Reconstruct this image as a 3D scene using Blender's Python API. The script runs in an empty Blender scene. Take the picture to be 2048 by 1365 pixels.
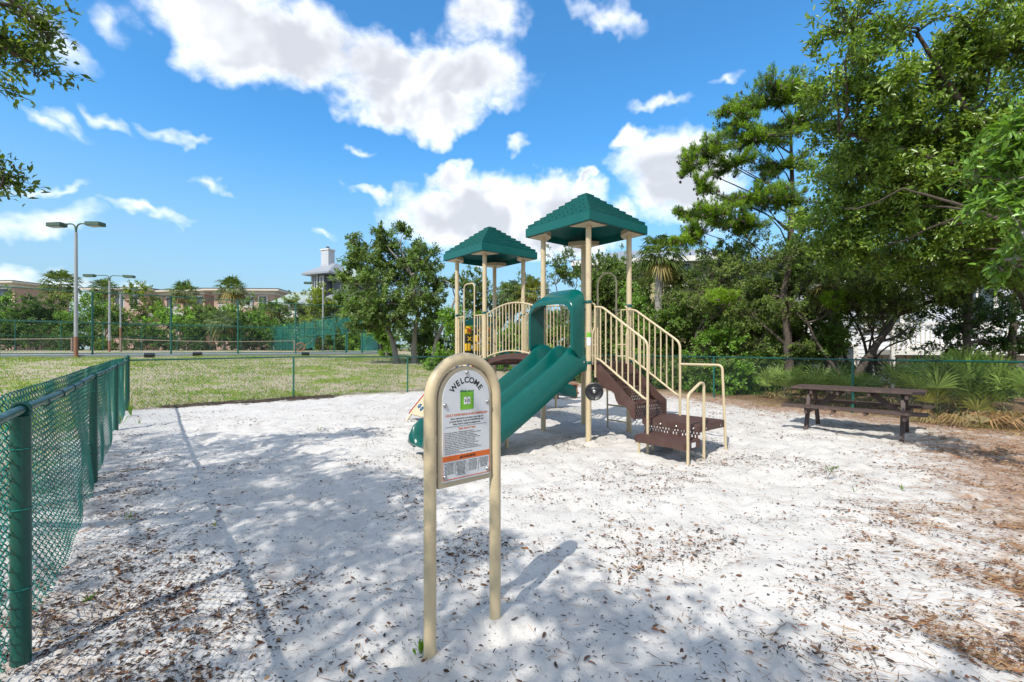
import bpy, bmesh, math, random
import numpy as np
from mathutils import Vector, Matrix

random.seed(7)
RNG = np.random.default_rng(11)
R = math.radians
SC = bpy.context.scene
COL = SC.collection

# ------------------------------------------------------------------ camera
CAM_H, FPX, HOR = 1.45, 920.0, 698.0          # eye height, focal length in photo pixels, horizon row
cam_d = bpy.data.cameras.new('camera')
cam_d.sensor_width = 36.0
cam_d.lens = FPX / 2048 * 36
cam_d.shift_y = (HOR - 682.5) / 2048
cam_d.clip_start, cam_d.clip_end = 0.05, 3000
cam = bpy.data.objects.new('camera', cam_d)
cam.location = (0, 0, CAM_H)
cam.rotation_euler = (R(90), 0, 0)
COL.objects.link(cam)
SC.camera = cam

# ------------------------------------------------------------------ sun, sky, exposure
SUN_EL = R(48.5)
SUN_DIR = Vector((-0.49, -0.87, 0)).normalized() * math.cos(SUN_EL) + Vector((0, 0, math.sin(SUN_EL)))
SKY_STRENGTH, SUN_STRENGTH = 0.13, 2.65
sun_d = bpy.data.lights.new('sun', 'SUN')
sun_d.energy, sun_d.angle, sun_d.color = SUN_STRENGTH, R(0.55), (1.0, 0.95, 0.87)
sun = bpy.data.objects.new('sun', sun_d)
sun.rotation_euler = SUN_DIR.to_track_quat('Z', 'Y').to_euler()
COL.objects.link(sun)
SC.view_settings.view_transform = 'Standard'
SC.view_settings.look = 'None'
SC.view_settings.exposure = 0.86
SC.view_settings.gamma = 1.0
SC.view_settings.use_curve_mapping = False
SC.cycles.use_denoising = True
SC.cycles.denoising_prefilter = 'ACCURATE'
SC.cycles.max_bounces = 5
SC.cycles.diffuse_bounces = 2
SC.cycles.glossy_bounces = 2
SC.cycles.transmission_bounces = 3
SC.cycles.transparent_max_bounces = 4
SC.cycles.use_adaptive_sampling = True
SC.cycles.adaptive_threshold = 0.02


class NT:
    """small expression builder for shader node trees"""
    def __init__(s, tree):
        s.t = tree; s.n = tree.nodes; s.l = tree.links
    def _in(s, sock, v):
        if isinstance(v, bpy.types.NodeSocket): s.l.new(v, sock)
        elif v is not None:
            if isinstance(v, (tuple, list)) and len(v) == 3 and len(sock.default_value) == 4: v = (*v, 1)
            sock.default_value = v
    def m(s, op, a=None, b=None, c=None, clamp=False):
        x = s.n.new('ShaderNodeMath'); x.operation = op; x.use_clamp = clamp
        for i, v in enumerate((a, b, c)):
            if v is not None: s._in(x.inputs[i], v)
        return x.outputs[0]
    def v(s, op, a=None, b=None, c=None):
        x = s.n.new('ShaderNodeVectorMath'); x.operation = op
        for i, q in enumerate((a, b, c)):
            if q is not None:
                if op == 'SCALE' and i == 1: s._in(x.inputs['Scale'], q)
                else: s._in(x.inputs[i], q)
        return x.outputs['Value'] if op in ('DOT_PRODUCT', 'LENGTH', 'DISTANCE') else x.outputs[0]
    def ss(s, val, a, b, lo=0.0, hi=1.0):
        x = s.n.new('ShaderNodeMapRange'); x.interpolation_type = 'SMOOTHSTEP'
        s._in(x.inputs['Value'], val); s._in(x.inputs['From Min'], a); s._in(x.inputs['From Max'], b)
        s._in(x.inputs['To Min'], lo); s._in(x.inputs['To Max'], hi)
        return x.outputs[0]
    def mix(s, f, a, b, mode='MIX'):
        x = s.n.new('ShaderNodeMix'); x.data_type = 'RGBA'; x.blend_type = mode
        s._in(x.inputs['Factor'], f); s._in(x.inputs[6], a); s._in(x.inputs[7], b)
        return x.outputs[2]
    def noise(s, vec, scale, detail=4, rough=0.55, dist=0.0, out=0):
        x = s.n.new('ShaderNodeTexNoise')
        if vec is not None: s.l.new(vec, x.inputs['Vector'])
        x.inputs['Scale'].default_value = scale; x.inputs['Detail'].default_value = detail
        x.inputs['Roughness'].default_value = rough; x.inputs['Distortion'].default_value = dist
        return x.outputs[out]
    def comb(s, x, y, z):
        c = s.n.new('ShaderNodeCombineXYZ')
        for i, q in enumerate((x, y, z)): s._in(c.inputs[i], q)
        return c.outputs[0]
    def sep(s, v):
        c = s.n.new('ShaderNodeSeparateXYZ'); s.l.new(v, c.inputs[0]); return c.outputs


def make_world():
    w = bpy.data.worlds.new('World'); SC.world = w; w.use_nodes = True
    N = NT(w.node_tree); N.n.clear()
    sky = N.n.new('ShaderNodeTexSky'); sky.sky_type = 'NISHITA'; sky.sun_disc = False
    sky.sun_elevation = SUN_EL
    sky.sun_rotation = math.atan2(SUN_DIR.x, SUN_DIR.y)
    sky.air_density, sky.dust_density, sky.ozone_density = 1.15, 0.35, 3.0
    d = N.v('NORMALIZE', N.n.new('ShaderNodeTexCoord').outputs['Generated'])
    x, y, z = N.sep(d)
    # cloud banks: ellipses on the celestial dome, edges broken by noise (azimuth, elevation, half sizes, tilt in degrees)
    def dirv(px, py):
        return Vector(((px - 1024) / FPX, 1, (HOR - py) / FPX)).normalized()
    banks = [((550, 70), 0.235, 0.085, -12, 1.0), ((850, 155), 0.26, 0.075, 4, 1.0), ((820, 215), 0.155, 0.055, 0, 1.0),
             ((480, 95), 0.10, 0.07, 0, 0.9), ((420, 5), 0.20, 0.04, -8, .6), ((980, 30), 0.09, 0.07, 10, 0.6), ((1200, 40), 0.10, 0.03, -30, 0.36),
             ((960, 425), 0.22, 0.10, 0, 0.95), ((900, 345), 0.068, 0.04, 0, 0.85), ((1120, 410), 0.10, 0.075, 0, 1.0),
             ((1360, 370), 0.13, 0.115, 0, 1.05), ((1270, 300), 0.045, 0.03, 20, 0.6), ((1090, 470), 0.22, 0.07, 0, 1.0),
             ((225, 225), 0.06, 0.016, -22, 0.30), ((90, 235), 0.045, 0.015, -20, 0.26), ((360, 268), 0.055, 0.013, -14, 0.28),
             ((95, 455), 0.085, 0.035, 12, 0.42), ((90, 375), 0.07, 0.011, 0, 0.3), ((410, 362), 0.03, 0.016, -25, 0.33),
             ((730, 398), 0.06, 0.018, -8, 0.45), ((712, 303), 0.032, 0.013, 0, 0.32), ((1055, 285), 0.04, 0.02, 15, 0.38),
             ((1330, 212), 0.055, 0.017, 10, 0.32), ((1465, 150), 0.04, 0.012, 0, 0.28), ((640, 475), 0.04, 0.014, 0, 0.36),
             ((150, 245), 0.05, 0.016, -25, 0.24), ((300, 440), 0.07, 0.014, 0, 0.4), ((180, 600), 0.2, 0.03, 0, .35),
             ((1180, 360), 0.03, 0.02, 0, 0.6), ((75, 30), 0.07, 0.03, -20, 0.3), ((235, 12), 0.04, 0.035, -40, .3)]
    wob = N.v('SUBTRACT', N.noise(d, 5.0, 2, 0.6, 0, 1), (0.5, 0.5, 0.5))
    dw = N.v('ADD', d, N.v('SCALE', wob, 0.15))
    dw = N.v('ADD', dw, N.v('SCALE', N.v('SUBTRACT', N.noise(d, 26.0, 2, 0.62, 0, 1), (0.5, 0.5, 0.5)), 0.055))
    field = None
    for (px, py), a, b, tilt, wgt in banks:
        c = dirv(px, py)
        t1 = Vector((c.y, -c.x, 0)).normalized(); t2 = t1.cross(c).normalized()
        ca, sa = math.cos(R(tilt)), math.sin(R(tilt))
        e1 = t1 * ca + t2 * sa; e2 = -t1 * sa + t2 * ca; e3 = e1.cross(e2)
        mp = N.n.new('ShaderNodeMapping'); mp.vector_type = 'TEXTURE'
        N.l.new(dw, mp.inputs[0]); mp.inputs[1].default_value = c
        mp.inputs[2].default_value = Matrix((e1, e2, e3)).transposed().to_euler(); mp.inputs[3].default_value = (a, b, 0.5)
        f = N.m('MULTIPLY_ADD', N.v('LENGTH', mp.outputs[0]), -wgt, wgt)
        field = f if field is None else N.m('MAXIMUM', field, f)
    # unseen clouds, cover raised to whiten ambient light: noise on a flat cloud layer
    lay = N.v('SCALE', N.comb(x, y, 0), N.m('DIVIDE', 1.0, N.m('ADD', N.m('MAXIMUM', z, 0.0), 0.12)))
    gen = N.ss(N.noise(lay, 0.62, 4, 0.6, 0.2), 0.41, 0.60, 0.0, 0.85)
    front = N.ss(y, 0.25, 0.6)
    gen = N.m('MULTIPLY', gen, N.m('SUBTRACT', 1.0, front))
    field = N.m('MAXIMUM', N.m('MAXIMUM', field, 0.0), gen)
    n1 = N.noise(N.v('MULTIPLY', d, (1, 1, 1.5)), 13.0, 6, 0.66, 0.15)
    dens = N.m('ADD', field, N.m('MULTIPLY', N.m('SUBTRACT', n1, 0.50), N.m('MULTIPLY_ADD', field, 0.9, 0.38)))
    dens = N.m('MULTIPLY', dens, N.ss(field, 0.0, 0.08))
    alpha = N.ss(dens, 0.0, 0.50)
    n2 = N.noise(N.v('ADD', d, (0.02, 0.013, -0.03)), 7.0, 3, 0.6, 0.25)
    thick = N.m('MULTIPLY', N.ss(field, 0.12, 0.62), N.ss(n2, 0.22, 0.54))
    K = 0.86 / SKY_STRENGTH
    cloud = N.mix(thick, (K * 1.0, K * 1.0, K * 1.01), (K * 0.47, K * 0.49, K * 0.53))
    skyc = N.mix(1.0, sky.outputs[0], (0.36, 0.80, 1.03), 'MULTIPLY')
    haze = N.ss(z, -0.02, 0.43, 0.95, 0.0)
    skyc = N.mix(haze, skyc, (K * .30, K * .40, K * .465))
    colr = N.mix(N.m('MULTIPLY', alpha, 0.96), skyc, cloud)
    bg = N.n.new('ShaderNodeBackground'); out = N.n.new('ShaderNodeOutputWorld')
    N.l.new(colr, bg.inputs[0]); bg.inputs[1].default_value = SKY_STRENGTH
    N.l.new(bg.outputs[0], out.inputs[0])
make_world()


# ------------------------------------------------------------------ materials
def new_mat(name):
    m = bpy.data.materials.new(name); m.use_nodes = True
    N = NT(m.node_tree)
    return m, N, m.node_tree.nodes['Principled BSDF']

def mat(name, col, rough=0.5, metal=0.0, var=0.12, vscale=6.0, bump=0.0, bscale=60.0, spec=0.5, dirt=None, dscale=3.0, damt=0.4):
    m, N, b = new_mat(name)
    co = N.n.new('ShaderNodeTexCoord').outputs['Object']
    n = N.noise(co, vscale, 5, 0.6)
    k = N.m('ADD', 1.0 - var, N.m('MULTIPLY', n, 2 * var))
    c = N.mix(1.0, (*col, 1), N.comb(k, k, k), 'MULTIPLY')
    if dirt:
        f = N.m('MULTIPLY', N.ss(N.noise(co, dscale, 7, 0.65), 0.5, 0.72), damt)
        c = N.mix(f, c, (*dirt, 1))
    N.l.new(c, b.inputs['Base Color'])
    b.inputs['Metallic'].default_value = metal
    b.inputs['Specular IOR Level'].default_value = spec
    N.l.new(N.m('ADD', rough - 0.08, N.m('MULTIPLY', N.noise(co, vscale * 3, 3), 0.16)), b.inputs['Roughness'])
    if bump:
        bp = N.n.new('ShaderNodeBump'); bp.inputs['Strength'].default_value = bump; bp.inputs['Distance'].default_value = 0.01
        N.l.new(N.noise(co, bscale, 4), bp.inputs['Height']); N.l.new(bp.outputs[0], b.inputs['Normal'])
    return m

def leaf_mat(name, rough=0.45, trans=0.35, spec=0.4, tint=(1, 1, 1)):
    m, N, b = new_mat(name)
    a = N.n.new('ShaderNodeAttribute'); a.attribute_name = 'Col'
    c = N.mix(1.0, a.outputs[0], (*tint, 1), 'MULTIPLY')
    N.l.new(c, b.inputs['Base Color']); b.inputs['Roughness'].default_value = rough
    b.inputs['Specular IOR Level'].default_value = spec
    out = m.node_tree.nodes['Material Output']
    if trans > 0:
        t = N.n.new('ShaderNodeBsdfTranslucent')
        N.l.new(N.mix(1.0, c, (1.25, 1.3, 0.5, 1), 'MULTIPLY'), t.inputs[0])
        mx = N.n.new('ShaderNodeMixShader'); mx.inputs[0].default_value = trans
        N.l.new(b.outputs[0], mx.inputs[1]); N.l.new(t.outputs[0], mx.inputs[2]); N.l.new(mx.outputs[0], out.inputs[0])
    return m

M = {}
M['tan'] = mat('tan_powder_coat', (0.56, 0.455, 0.285), 0.42, var=0.05, dirt=(0.34, 0.27, 0.175), dscale=7, damt=0.5)
M['tan_sheet'] = mat('tan_sheet', (0.50, 0.42, 0.29), 0.5, var=0.06)
M['green'] = mat('green_plastic', (0.0006, 0.086, 0.073), 0.24, spec=0.4, var=0.16, vscale=2.5, bump=0.05, bscale=180, dirt=(0.012, 0.115, 0.10), dscale=3, damt=0.35)
M['green_roof'] = mat('green_roof_plastic', (0.002, 0.108, 0.098), 0.42, spec=0.35, var=0.12, vscale=3, bump=0.08, bscale=120, dirt=(0.02, 0.12, 0.105), dscale=6, damt=0.35)
M['brown'] = mat('brown_vinyl', (0.082, 0.040, 0.032), 0.6, var=0.15, bump=0.15, bscale=120, dirt=(0.16, 0.11, 0.09), dscale=5, damt=0.35)
M['fence'] = mat('green_vinyl_fence', (0.006, 0.078, 0.058), 0.33, var=0.18, vscale=3, dirt=(0.02, 0.06, 0.05), dscale=9, damt=0.5)
M['rail'] = mat('weathered_rail', (0.014, 0.085, 0.070), 0.4, spec=0.35, var=0.2, vscale=4, dirt=(0.12, 0.17, 0.16), dscale=7, damt=0.6)
M['fence_far'] = mat('green_fence_post', (0.012, 0.115, 0.085), 0.45, var=0.2, vscale=2)
M['wire'] = mat('green_wire', (0.010, 0.19, 0.155), 0.38, var=0.25, vscale=5)
M['wire_grey'] = mat('grey_green_wire', (0.07, 0.125, 0.11), 0.5, var=0.25, vscale=5)
M['wire_dark'] = mat('dark_green_wire', (0.018, 0.05, 0.045), 0.5, var=0.2, vscale=2)
M['black'] = mat('black_plastic', (0.02, 0.021, 0.024), 0.42, var=0.15)
M['steel'] = mat('bolt_steel', (0.55, 0.54, 0.52), 0.28, metal=1.0, var=0.05)
M['white'] = mat('sign_white', (0.60, 0.62, 0.64), 0.32, var=0.03)
M['ink'] = mat('black_ink', (0.012, 0.012, 0.014), 0.45, var=0)
M['orange'] = mat('orange_ink', (0.62, 0.13, 0.02), 0.45, var=0.02)
M['lime'] = mat('lime_sticker', (0.17, 0.45, 0.03), 0.4, var=0.2, vscale=40)
M['leafprint'] = mat('dark_green_print', (0.02, 0.16, 0.05), 0.4, var=0.2, vscale=60)
M['paper'] = mat('white_print', (0.72, 0.73, 0.72), 0.45, var=0.02)
M['wood'] = mat('stained_wood', (0.078, 0.052, 0.044), 0.62, var=0.4, vscale=9, bump=0.3, bscale=30, dirt=(0.20, 0.12, 0.09), dscale=6, damt=0.45)
M['holdblue'] = mat('blue_hold', (0.02, 0.10, 0.22), 0.4)
M['red'] = mat('red_plastic', (0.45, 0.03, 0.02), 0.4)
M['yellow'] = mat('yellow_plastic', (0.75, 0.45, 0.02), 0.4)
M['bark'] = mat('grey_bark', (0.27, 0.245, 0.215), 0.85, var=0.35, vscale=8, bump=0.8, bscale=25, dirt=(0.34, 0.32, 0.29), dscale=4, damt=0.6)
M['bark_dark'] = mat('dark_bark', (0.085, 0.065, 0.05), 0.9, var=0.35, vscale=9, bump=0.8, bscale=25, dirt=(0.17, 0.15, 0.12), dscale=4, damt=0.5)
M['twig'] = mat('pale_twig', (0.24, 0.20, 0.15), 0.85, var=0.3, vscale=9)
M['leaf'] = leaf_mat('oak_leaf', 0.42, 0.42, 0.45, (1.98, 2.15, 1.5))
M['gloss_leaf'] = leaf_mat('glossy_leaf', 0.30, 0.38, 0.5, (2.05, 2.25, 1.6))
M['needle'] = leaf_mat('pine_needle', 0.5, 0.42, 0.3, (2.4, 2.1, 1.5))
M['frond'] = leaf_mat('palm_frond', 0.4, 0.3, 0.45, (1.55, 1.5, 1.35))
M['grass'] = leaf_mat('grass_blade', 0.55, 0.35, 0.25, (1.45, 1.5, 1.2))
M['litter'] = leaf_mat('dry_leaf', 0.75, 0.0, 0.2)
M['pole'] = mat('galvanised_pole', (0.36, 0.37, 0.38), 0.45, metal=0.3, var=0.15, vscale=3, dirt=(0.30, 0.17, 0.10), dscale=1.2, damt=0.35)
M['rust'] = mat('rusty_pole_base', (0.24, 0.12, 0.07), 0.75, var=0.35, vscale=9)
M['lamp_green'] = mat('lamp_head_green', (0.055, 0.10, 0.065), 0.5, var=0.1)
M['lens'] = mat('lamp_lens', (0.32, 0.35, 0.36), 0.2, var=0.05)
M['court'] = mat('court_paint', (0.24, 0.27, 0.265), 0.85, var=0.16, vscale=0.8, bump=0.2, bscale=90)
M['court_line'] = mat('court_line', (0.5, 0.48, 0.38), 0.8, var=0.15)
M['net'] = mat('net_cord', (0.03, 0.032, 0.033), 0.8)
M['tape'] = mat('net_tape', (0.36, 0.29, 0.23), 0.8, var=0.2, vscale=5)
M['wood_post'] = mat('net_post', (0.20, 0.155, 0.12), 0.8, var=0.2)
M['glass'] = mat('window_glass', (0.05, 0.065, 0.08), 0.08, var=0.1, spec=0.8)
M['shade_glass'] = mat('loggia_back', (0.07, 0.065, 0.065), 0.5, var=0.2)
M['trim'] = mat('white_trim', (0.68, 0.66, 0.62), 0.6, var=0.06)
M['cream'] = mat('cream_cornice', (0.60, 0.545, 0.47), 0.7, var=0.08)
M['greywall'] = mat('grey_siding', (0.105, 0.115, 0.13), 0.65, var=0.08)
M['metalroof'] = mat('metal_roof', (0.27, 0.29, 0.32), 0.5, var=0.08)
M['slateroof'] = mat('green_grey_shingle', (0.27, 0.33, 0.30), 0.8, var=0.2, vscale=5)
M['chimney'] = mat('white_chimney', (0.47, 0.49, 0.52), 0.7, var=0.05)
M['whitehouse'] = mat('white_siding', (0.74, 0.76, 0.79), 0.6, var=0.06)
M['yellowhouse'] = mat('yellow_stucco', (0.42, 0.37, 0.20), 0.75, var=0.08)
M['shutter'] = mat('louvre_grey', (0.50, 0.54, 0.60), 0.6)
M['rubber'] = mat('brown_rubber', (0.20, 0.10, 0.06), 0.7, var=0.2)

def brick_mat():
    m, N, b = new_mat('red_brick')
    co = N.n.new('ShaderNodeTexCoord').outputs['Object']
    x, y, z = N.sep(co)
    br = N.n.new('ShaderNodeTexBrick'); br.inputs['Scale'].default_value = 4.0
    N.l.new(N.comb(N.m('ADD', x, y), z, 0), br.inputs['Vector'])
    br.inputs['Color1'].default_value = (0.50, 0.30, 0.235, 1); br.inputs['Color2'].default_value = (0.45, 0.26, 0.20, 1)
    br.inputs['Mortar'].default_value = (0.46, 0.38, 0.32, 1); br.inputs['Mortar Size'].default_value = 0.03
    N.l.new(br.outputs[0], b.inputs['Base Color']); b.inputs['Roughness'].default_value = 0.85
    return m
M['brick'] = brick_mat()

def screen_mat():
    m, N, b = new_mat('windscreen_mesh')
    b.inputs['Base Color'].default_value = (0.0, 0.16, 0.13, 1); b.inputs['Roughness'].default_value = 0.8
    tr = N.n.new('ShaderNodeBsdfTransparent'); mx = N.n.new('ShaderNodeMixShader')
    co = N.n.new('ShaderNodeTexCoord').outputs['Object']
    N.l.new(N.ss(N.noise(co, 0.7, 3), 0.3, 0.7, 0.4, 0.62), mx.inputs[0])
    N.l.new(tr.outputs[0], mx.inputs[1]); N.l.new(b.outputs[0], mx.inputs[2])
    N.l.new(mx.outputs[0], m.node_tree.nodes['Material Output'].inputs[0])
    return m
M['screen'] = screen_mat()


# ------------------------------------------------------------------ object helpers
def tag(o, label=None, cat=None, group=None, kind=None):
    if label: o['label'] = label
    if cat: o['category'] = cat
    if group: o['group'] = group
    if kind: o['kind'] = kind
    return o

def empty(name, loc=(0, 0, 0), rz=0.0, label=None, cat=None, group=None):
    o = bpy.data.objects.new(name, None); COL.objects.link(o)
    o.empty_display_size = 0.1
    o.location = loc; o.rotation_euler = (0, 0, rz)
    return tag(o, label, cat, group)

def link_mesh(name, me, parent=None):
    o = bpy.data.objects.new(name, me); COL.objects.link(o)
    if parent is not None: o.parent = parent
    return o

def np_mesh(name, V, F, material, cols=None, smooth=False):
    """V (n,3), F (m,k) arrays -> mesh; cols (n,3) optional point colours"""
    me = bpy.data.meshes.new(name)
    V = np.asarray(V, np.float32); F = np.asarray(F, np.int32)
    k = F.shape[1]
    me.vertices.add(len(V)); me.vertices.foreach_set('co', V.ravel())
    me.loops.add(F.size); me.loops.foreach_set('vertex_index', F.ravel())
    me.polygons.add(len(F)); me.polygons.foreach_set('loop_start', np.arange(0, F.size, k, dtype=np.int32))
    me.update(calc_edges=True)
    if smooth: me.shade_smooth()
    if cols is not None:
        at = me.attributes.new('Col', 'FLOAT_COLOR', 'POINT')
        c = np.ones((len(V), 4), np.float32); c[:, :3] = cols
        at.data.foreach_set('color', c.ravel())
    me.materials.append(material)
    return me

def fillet(pts, r, seg=6):
    """round the corners of a polyline"""
    pts = [Vector(p) for p in pts]; out = [pts[0]]
    for a, b, c in zip(pts, pts[1:], pts[2:]):
        d1 = (a - b); d2 = (c - b)
        q = min(r, d1.length * .49, d2.length * .49)
        p1 = b + d1.normalized() * q; p2 = b + d2.normalized() * q
        for i in range(seg + 1):
            t = i / seg
            out.append(p1 * (1 - t) ** 2 + b * 2 * t * (1 - t) + p2 * t * t)
    out.append(pts[-1]); return out

class MB:
    def __init__(s): s.v = []; s.f = []
    def add(s, vs, fs):
        o = len(s.v); s.v += [tuple(p) for p in vs]; s.f += [tuple(i + o for i in f) for f in fs]
        return s
    def box(s, c, size, rz=0.0, mtx=None):
        hx, hy, hz = size[0] / 2, size[1] / 2, size[2] / 2
        vs = [Vector((x, y, z)) for x in (-hx, hx) for y in (-hy, hy) for z in (-hz, hz)]
        m = mtx if mtx is not None else Matrix.Rotation(rz, 3, 'Z')
        vs = [m @ p + Vector(c) for p in vs]
        return s.add(vs, [(0, 1, 3, 2), (4, 6, 7, 5), (0, 4, 5, 1), (2, 3, 7, 6), (0, 2, 6, 4), (1, 5, 7, 3)])
    def bar(s, a, b, w, h, up=(0, 0, 1)):
        a, b = Vector(a), Vector(b); d = b - a; L = d.length; d.normalize()
        side = d.cross(Vector(up))
        if side.length < 1e-4: side = d.cross(Vector((1, 0, 0)))
        side.normalize(); u = side.cross(d)
        m = Matrix((d, side, u)).transposed()
        return s.box((a + b) / 2, (L, w, h), mtx=m)
    def tube(s, pts, r, n=10, caps=True):
        pts = [Vector(p) for p in pts]
        rs = r if isinstance(r, (list, tuple)) else [r] * len(pts)
        rings = []; nrm = None
        for i, p in enumerate(pts):
            t = (pts[min(i + 1, len(pts) - 1)] - pts[max(i - 1, 0)])
            if t.length < 1e-9: t = Vector((0, 0, 1))
            t.normalize()
            if nrm is None:
                nrm = t.cross(Vector((0.31, 0.17, 0.93)))
                if nrm.length < 0.1: nrm = t.cross(Vector((1, 0, 0)))
            nrm = (nrm - t * nrm.dot(t)).normalized(); bn = t.cross(nrm)
            rings.append([p + (nrm * math.cos(a) + bn * math.sin(a)) * rs[i] for a in [2 * math.pi * k / n for k in range(n)]])
        vs = [q for ring in rings for q in ring]; fs = []
        for i in range(len(pts) - 1):
            for k in range(n):
                fs.append((i * n + k, i * n + (k + 1) % n, (i + 1) * n + (k + 1) % n, (i + 1) * n + k))
        if caps:
            fs.append(tuple(range(n - 1, -1, -1))); fs.append(tuple((len(pts) - 1) * n + k for k in range(n)))
        return s.add(vs, fs)
    def lathe(s, prof, n=16, c=(0, 0, 0), mtx=None):
        m = mtx if mtx is not None else Matrix.Identity(3); vs = []; fs = []
        for (r, z) in prof:
            for k in range(n):
                a = 2 * math.pi * k / n
                vs.append(m @ Vector((r * math.cos(a), r * math.sin(a), z)) + Vector(c))
        for i in range(len(prof) - 1):
            for k in range(n):
                fs.append((i * n + k, i * n + (k + 1) % n, (i + 1) * n + (k + 1) % n, (i + 1) * n + k))
        fs.append(tuple(range(n - 1, -1, -1))); fs.append(tuple((len(prof) - 1) * n + k for k in range(n)))
        return s.add(vs, fs)
    def prism(s, poly, off):
        """poly: list of 3-D points (planar), off: thickness vector"""
        n = len(poly); off = Vector(off)
        a = [Vector(p) for p in poly]; b = [p + off for p in a]
        fs = [tuple(range(n - 1, -1, -1)), tuple(range(n, 2 * n))]
        fs += [(i, (i + 1) % n, n + (i + 1) % n, n + i) for i in range(n)]
        return s.add(a + b, fs)
    def mesh(s, name, material, smooth=True, angle=35, bevel=0.0):
        me = bpy.data.meshes.new(name); me.from_pydata([tuple(p) for p in s.v], [], s.f)
        bm = bmesh.new(); bm.from_mesh(me)
        bmesh.ops.recalc_face_normals(bm, faces=bm.faces)
        if bevel:
            es = [e for e in bm.edges if len(e.link_faces) == 2 and e.calc_face_angle() > R(40)]
            bmesh.ops.bevel(bm, geom=es, offset=bevel, segments=2, affect='EDGES', clamp_overlap=True)
        bm.to_mesh(me); bm.free()
        if smooth:
            me.shade_smooth(); me.set_sharp_from_angle(angle=R(angle))
        me.materials.append(material); return me
    def build(s, name, material, parent=None, **k):
        return link_mesh(name, s.mesh(name, material, **k), parent)

def tubes_np(P, r, sides=4, nrm=(0, 1, 0), closed=False):
    """P (N,K,3) polylines lying near a plane with normal nrm -> quads of all the tubes"""
    P = np.asarray(P, np.float64); N_, K, _ = P.shape
    t = np.empty_like(P); t[:, 1:-1] = P[:, 2:] - P[:, :-2]; t[:, 0] = P[:, 1] - P[:, 0]; t[:, -1] = P[:, -1] - P[:, -2]
    t /= np.linalg.norm(t, axis=2, keepdims=True) + 1e-12
    n0 = np.asarray(nrm, float); n0 = n0 / np.linalg.norm(n0)
    b = np.cross(t, n0); b /= np.linalg.norm(b, axis=2, keepdims=True) + 1e-12
    n1 = np.cross(b, t)
    ang = 2 * np.pi * np.arange(sides) / sides
    rr = np.broadcast_to(np.asarray(r, float), (N_, K))[:, :, None, None]
    V = P[:, :, None, :] + rr * (np.cos(ang)[None, None, :, None] * n1[:, :, None, :] + np.sin(ang)[None, None, :, None] * b[:, :, None, :])
    idx = np.arange(N_ * K * sides).reshape(N_, K, sides)
    a = idx[:, :-1, :]; c = idx[:, 1:, :]
    F = np.stack([a, np.roll(a, -1, 2), np.roll(c, -1, 2), c], -1).reshape(-1, 4)
    return V.reshape(-1, 3), F

def cat_mesh(parts):
    Vs, Fs, o = [], [], 0
    for V, F in parts:
        Vs.append(V); Fs.append(np.asarray(F) + o); o += len(V)
    return np.concatenate(Vs), np.concatenate(Fs)

def copy_tree(o, parent=None):
    c = o.copy(); COL.objects.link(c)
    if parent is not None: c.parent = parent
    for ch in o.children: copy_tree(ch, c)
    return c

# ------------------------------------------------------------------ value noise and terrain
_LAT = RNG.random((256, 256))
def vnoise(x, y, scale, ox=0.0):
    x = np.asarray(x, float) * scale + ox * 17.3 + 500; y = np.asarray(y, float) * scale + ox * 9.1 + 500
    xi = np.floor(x).astype(int); yi = np.floor(y).astype(int)
    fx = x - xi; fy = y - yi; fx = fx * fx * (3 - 2 * fx); fy = fy * fy * (3 - 2 * fy)
    g = lambda i, j: _LAT[i % 256, j % 256]
    return (g(xi, yi) * (1 - fx) + g(xi + 1, yi) * fx) * (1 - fy) + (g(xi, yi + 1) * (1 - fx) + g(xi + 1, yi + 1) * fx) * fy
def fbm(x, y, scale, octv=4, ox=0.0):
    s = 0; a = 0.5; t = 0
    for i in range(octv):
        s = s + a * vnoise(x, y, scale * 2 ** i, ox + i * 3.7); t += a; a *= 0.5
    return s / t
def sstep(v, a, b):
    t = np.clip((v - a) / (b - a), 0, 1); return t * t * (3 - 2 * t)

U = np.array((0.774, 0.633)); NV = np.array((-0.633, 0.774))       # axes shared by playground, back fence and court
C0 = np.array((-9.14, 10.93))                                       # fence corner on the left
LF_DIR = np.array((-0.615, 0.7886))                                  # left fence, away from the viewer
LF = [C0, np.array((-7.0, 8.13)), np.array((-4.55, 5.0)), np.array((-2.29, 2.145)), np.array((-.12, -.65))]         # its posts
BC = np.array((2.42, 20.25))                                        # back fence / right fence corner
RF_DIR = np.array((0.469, -0.883))
RF = [BC + RF_DIR * d for d in (0, 3.8, 7.55, 11.2, 14.85, 18.5)]

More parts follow.
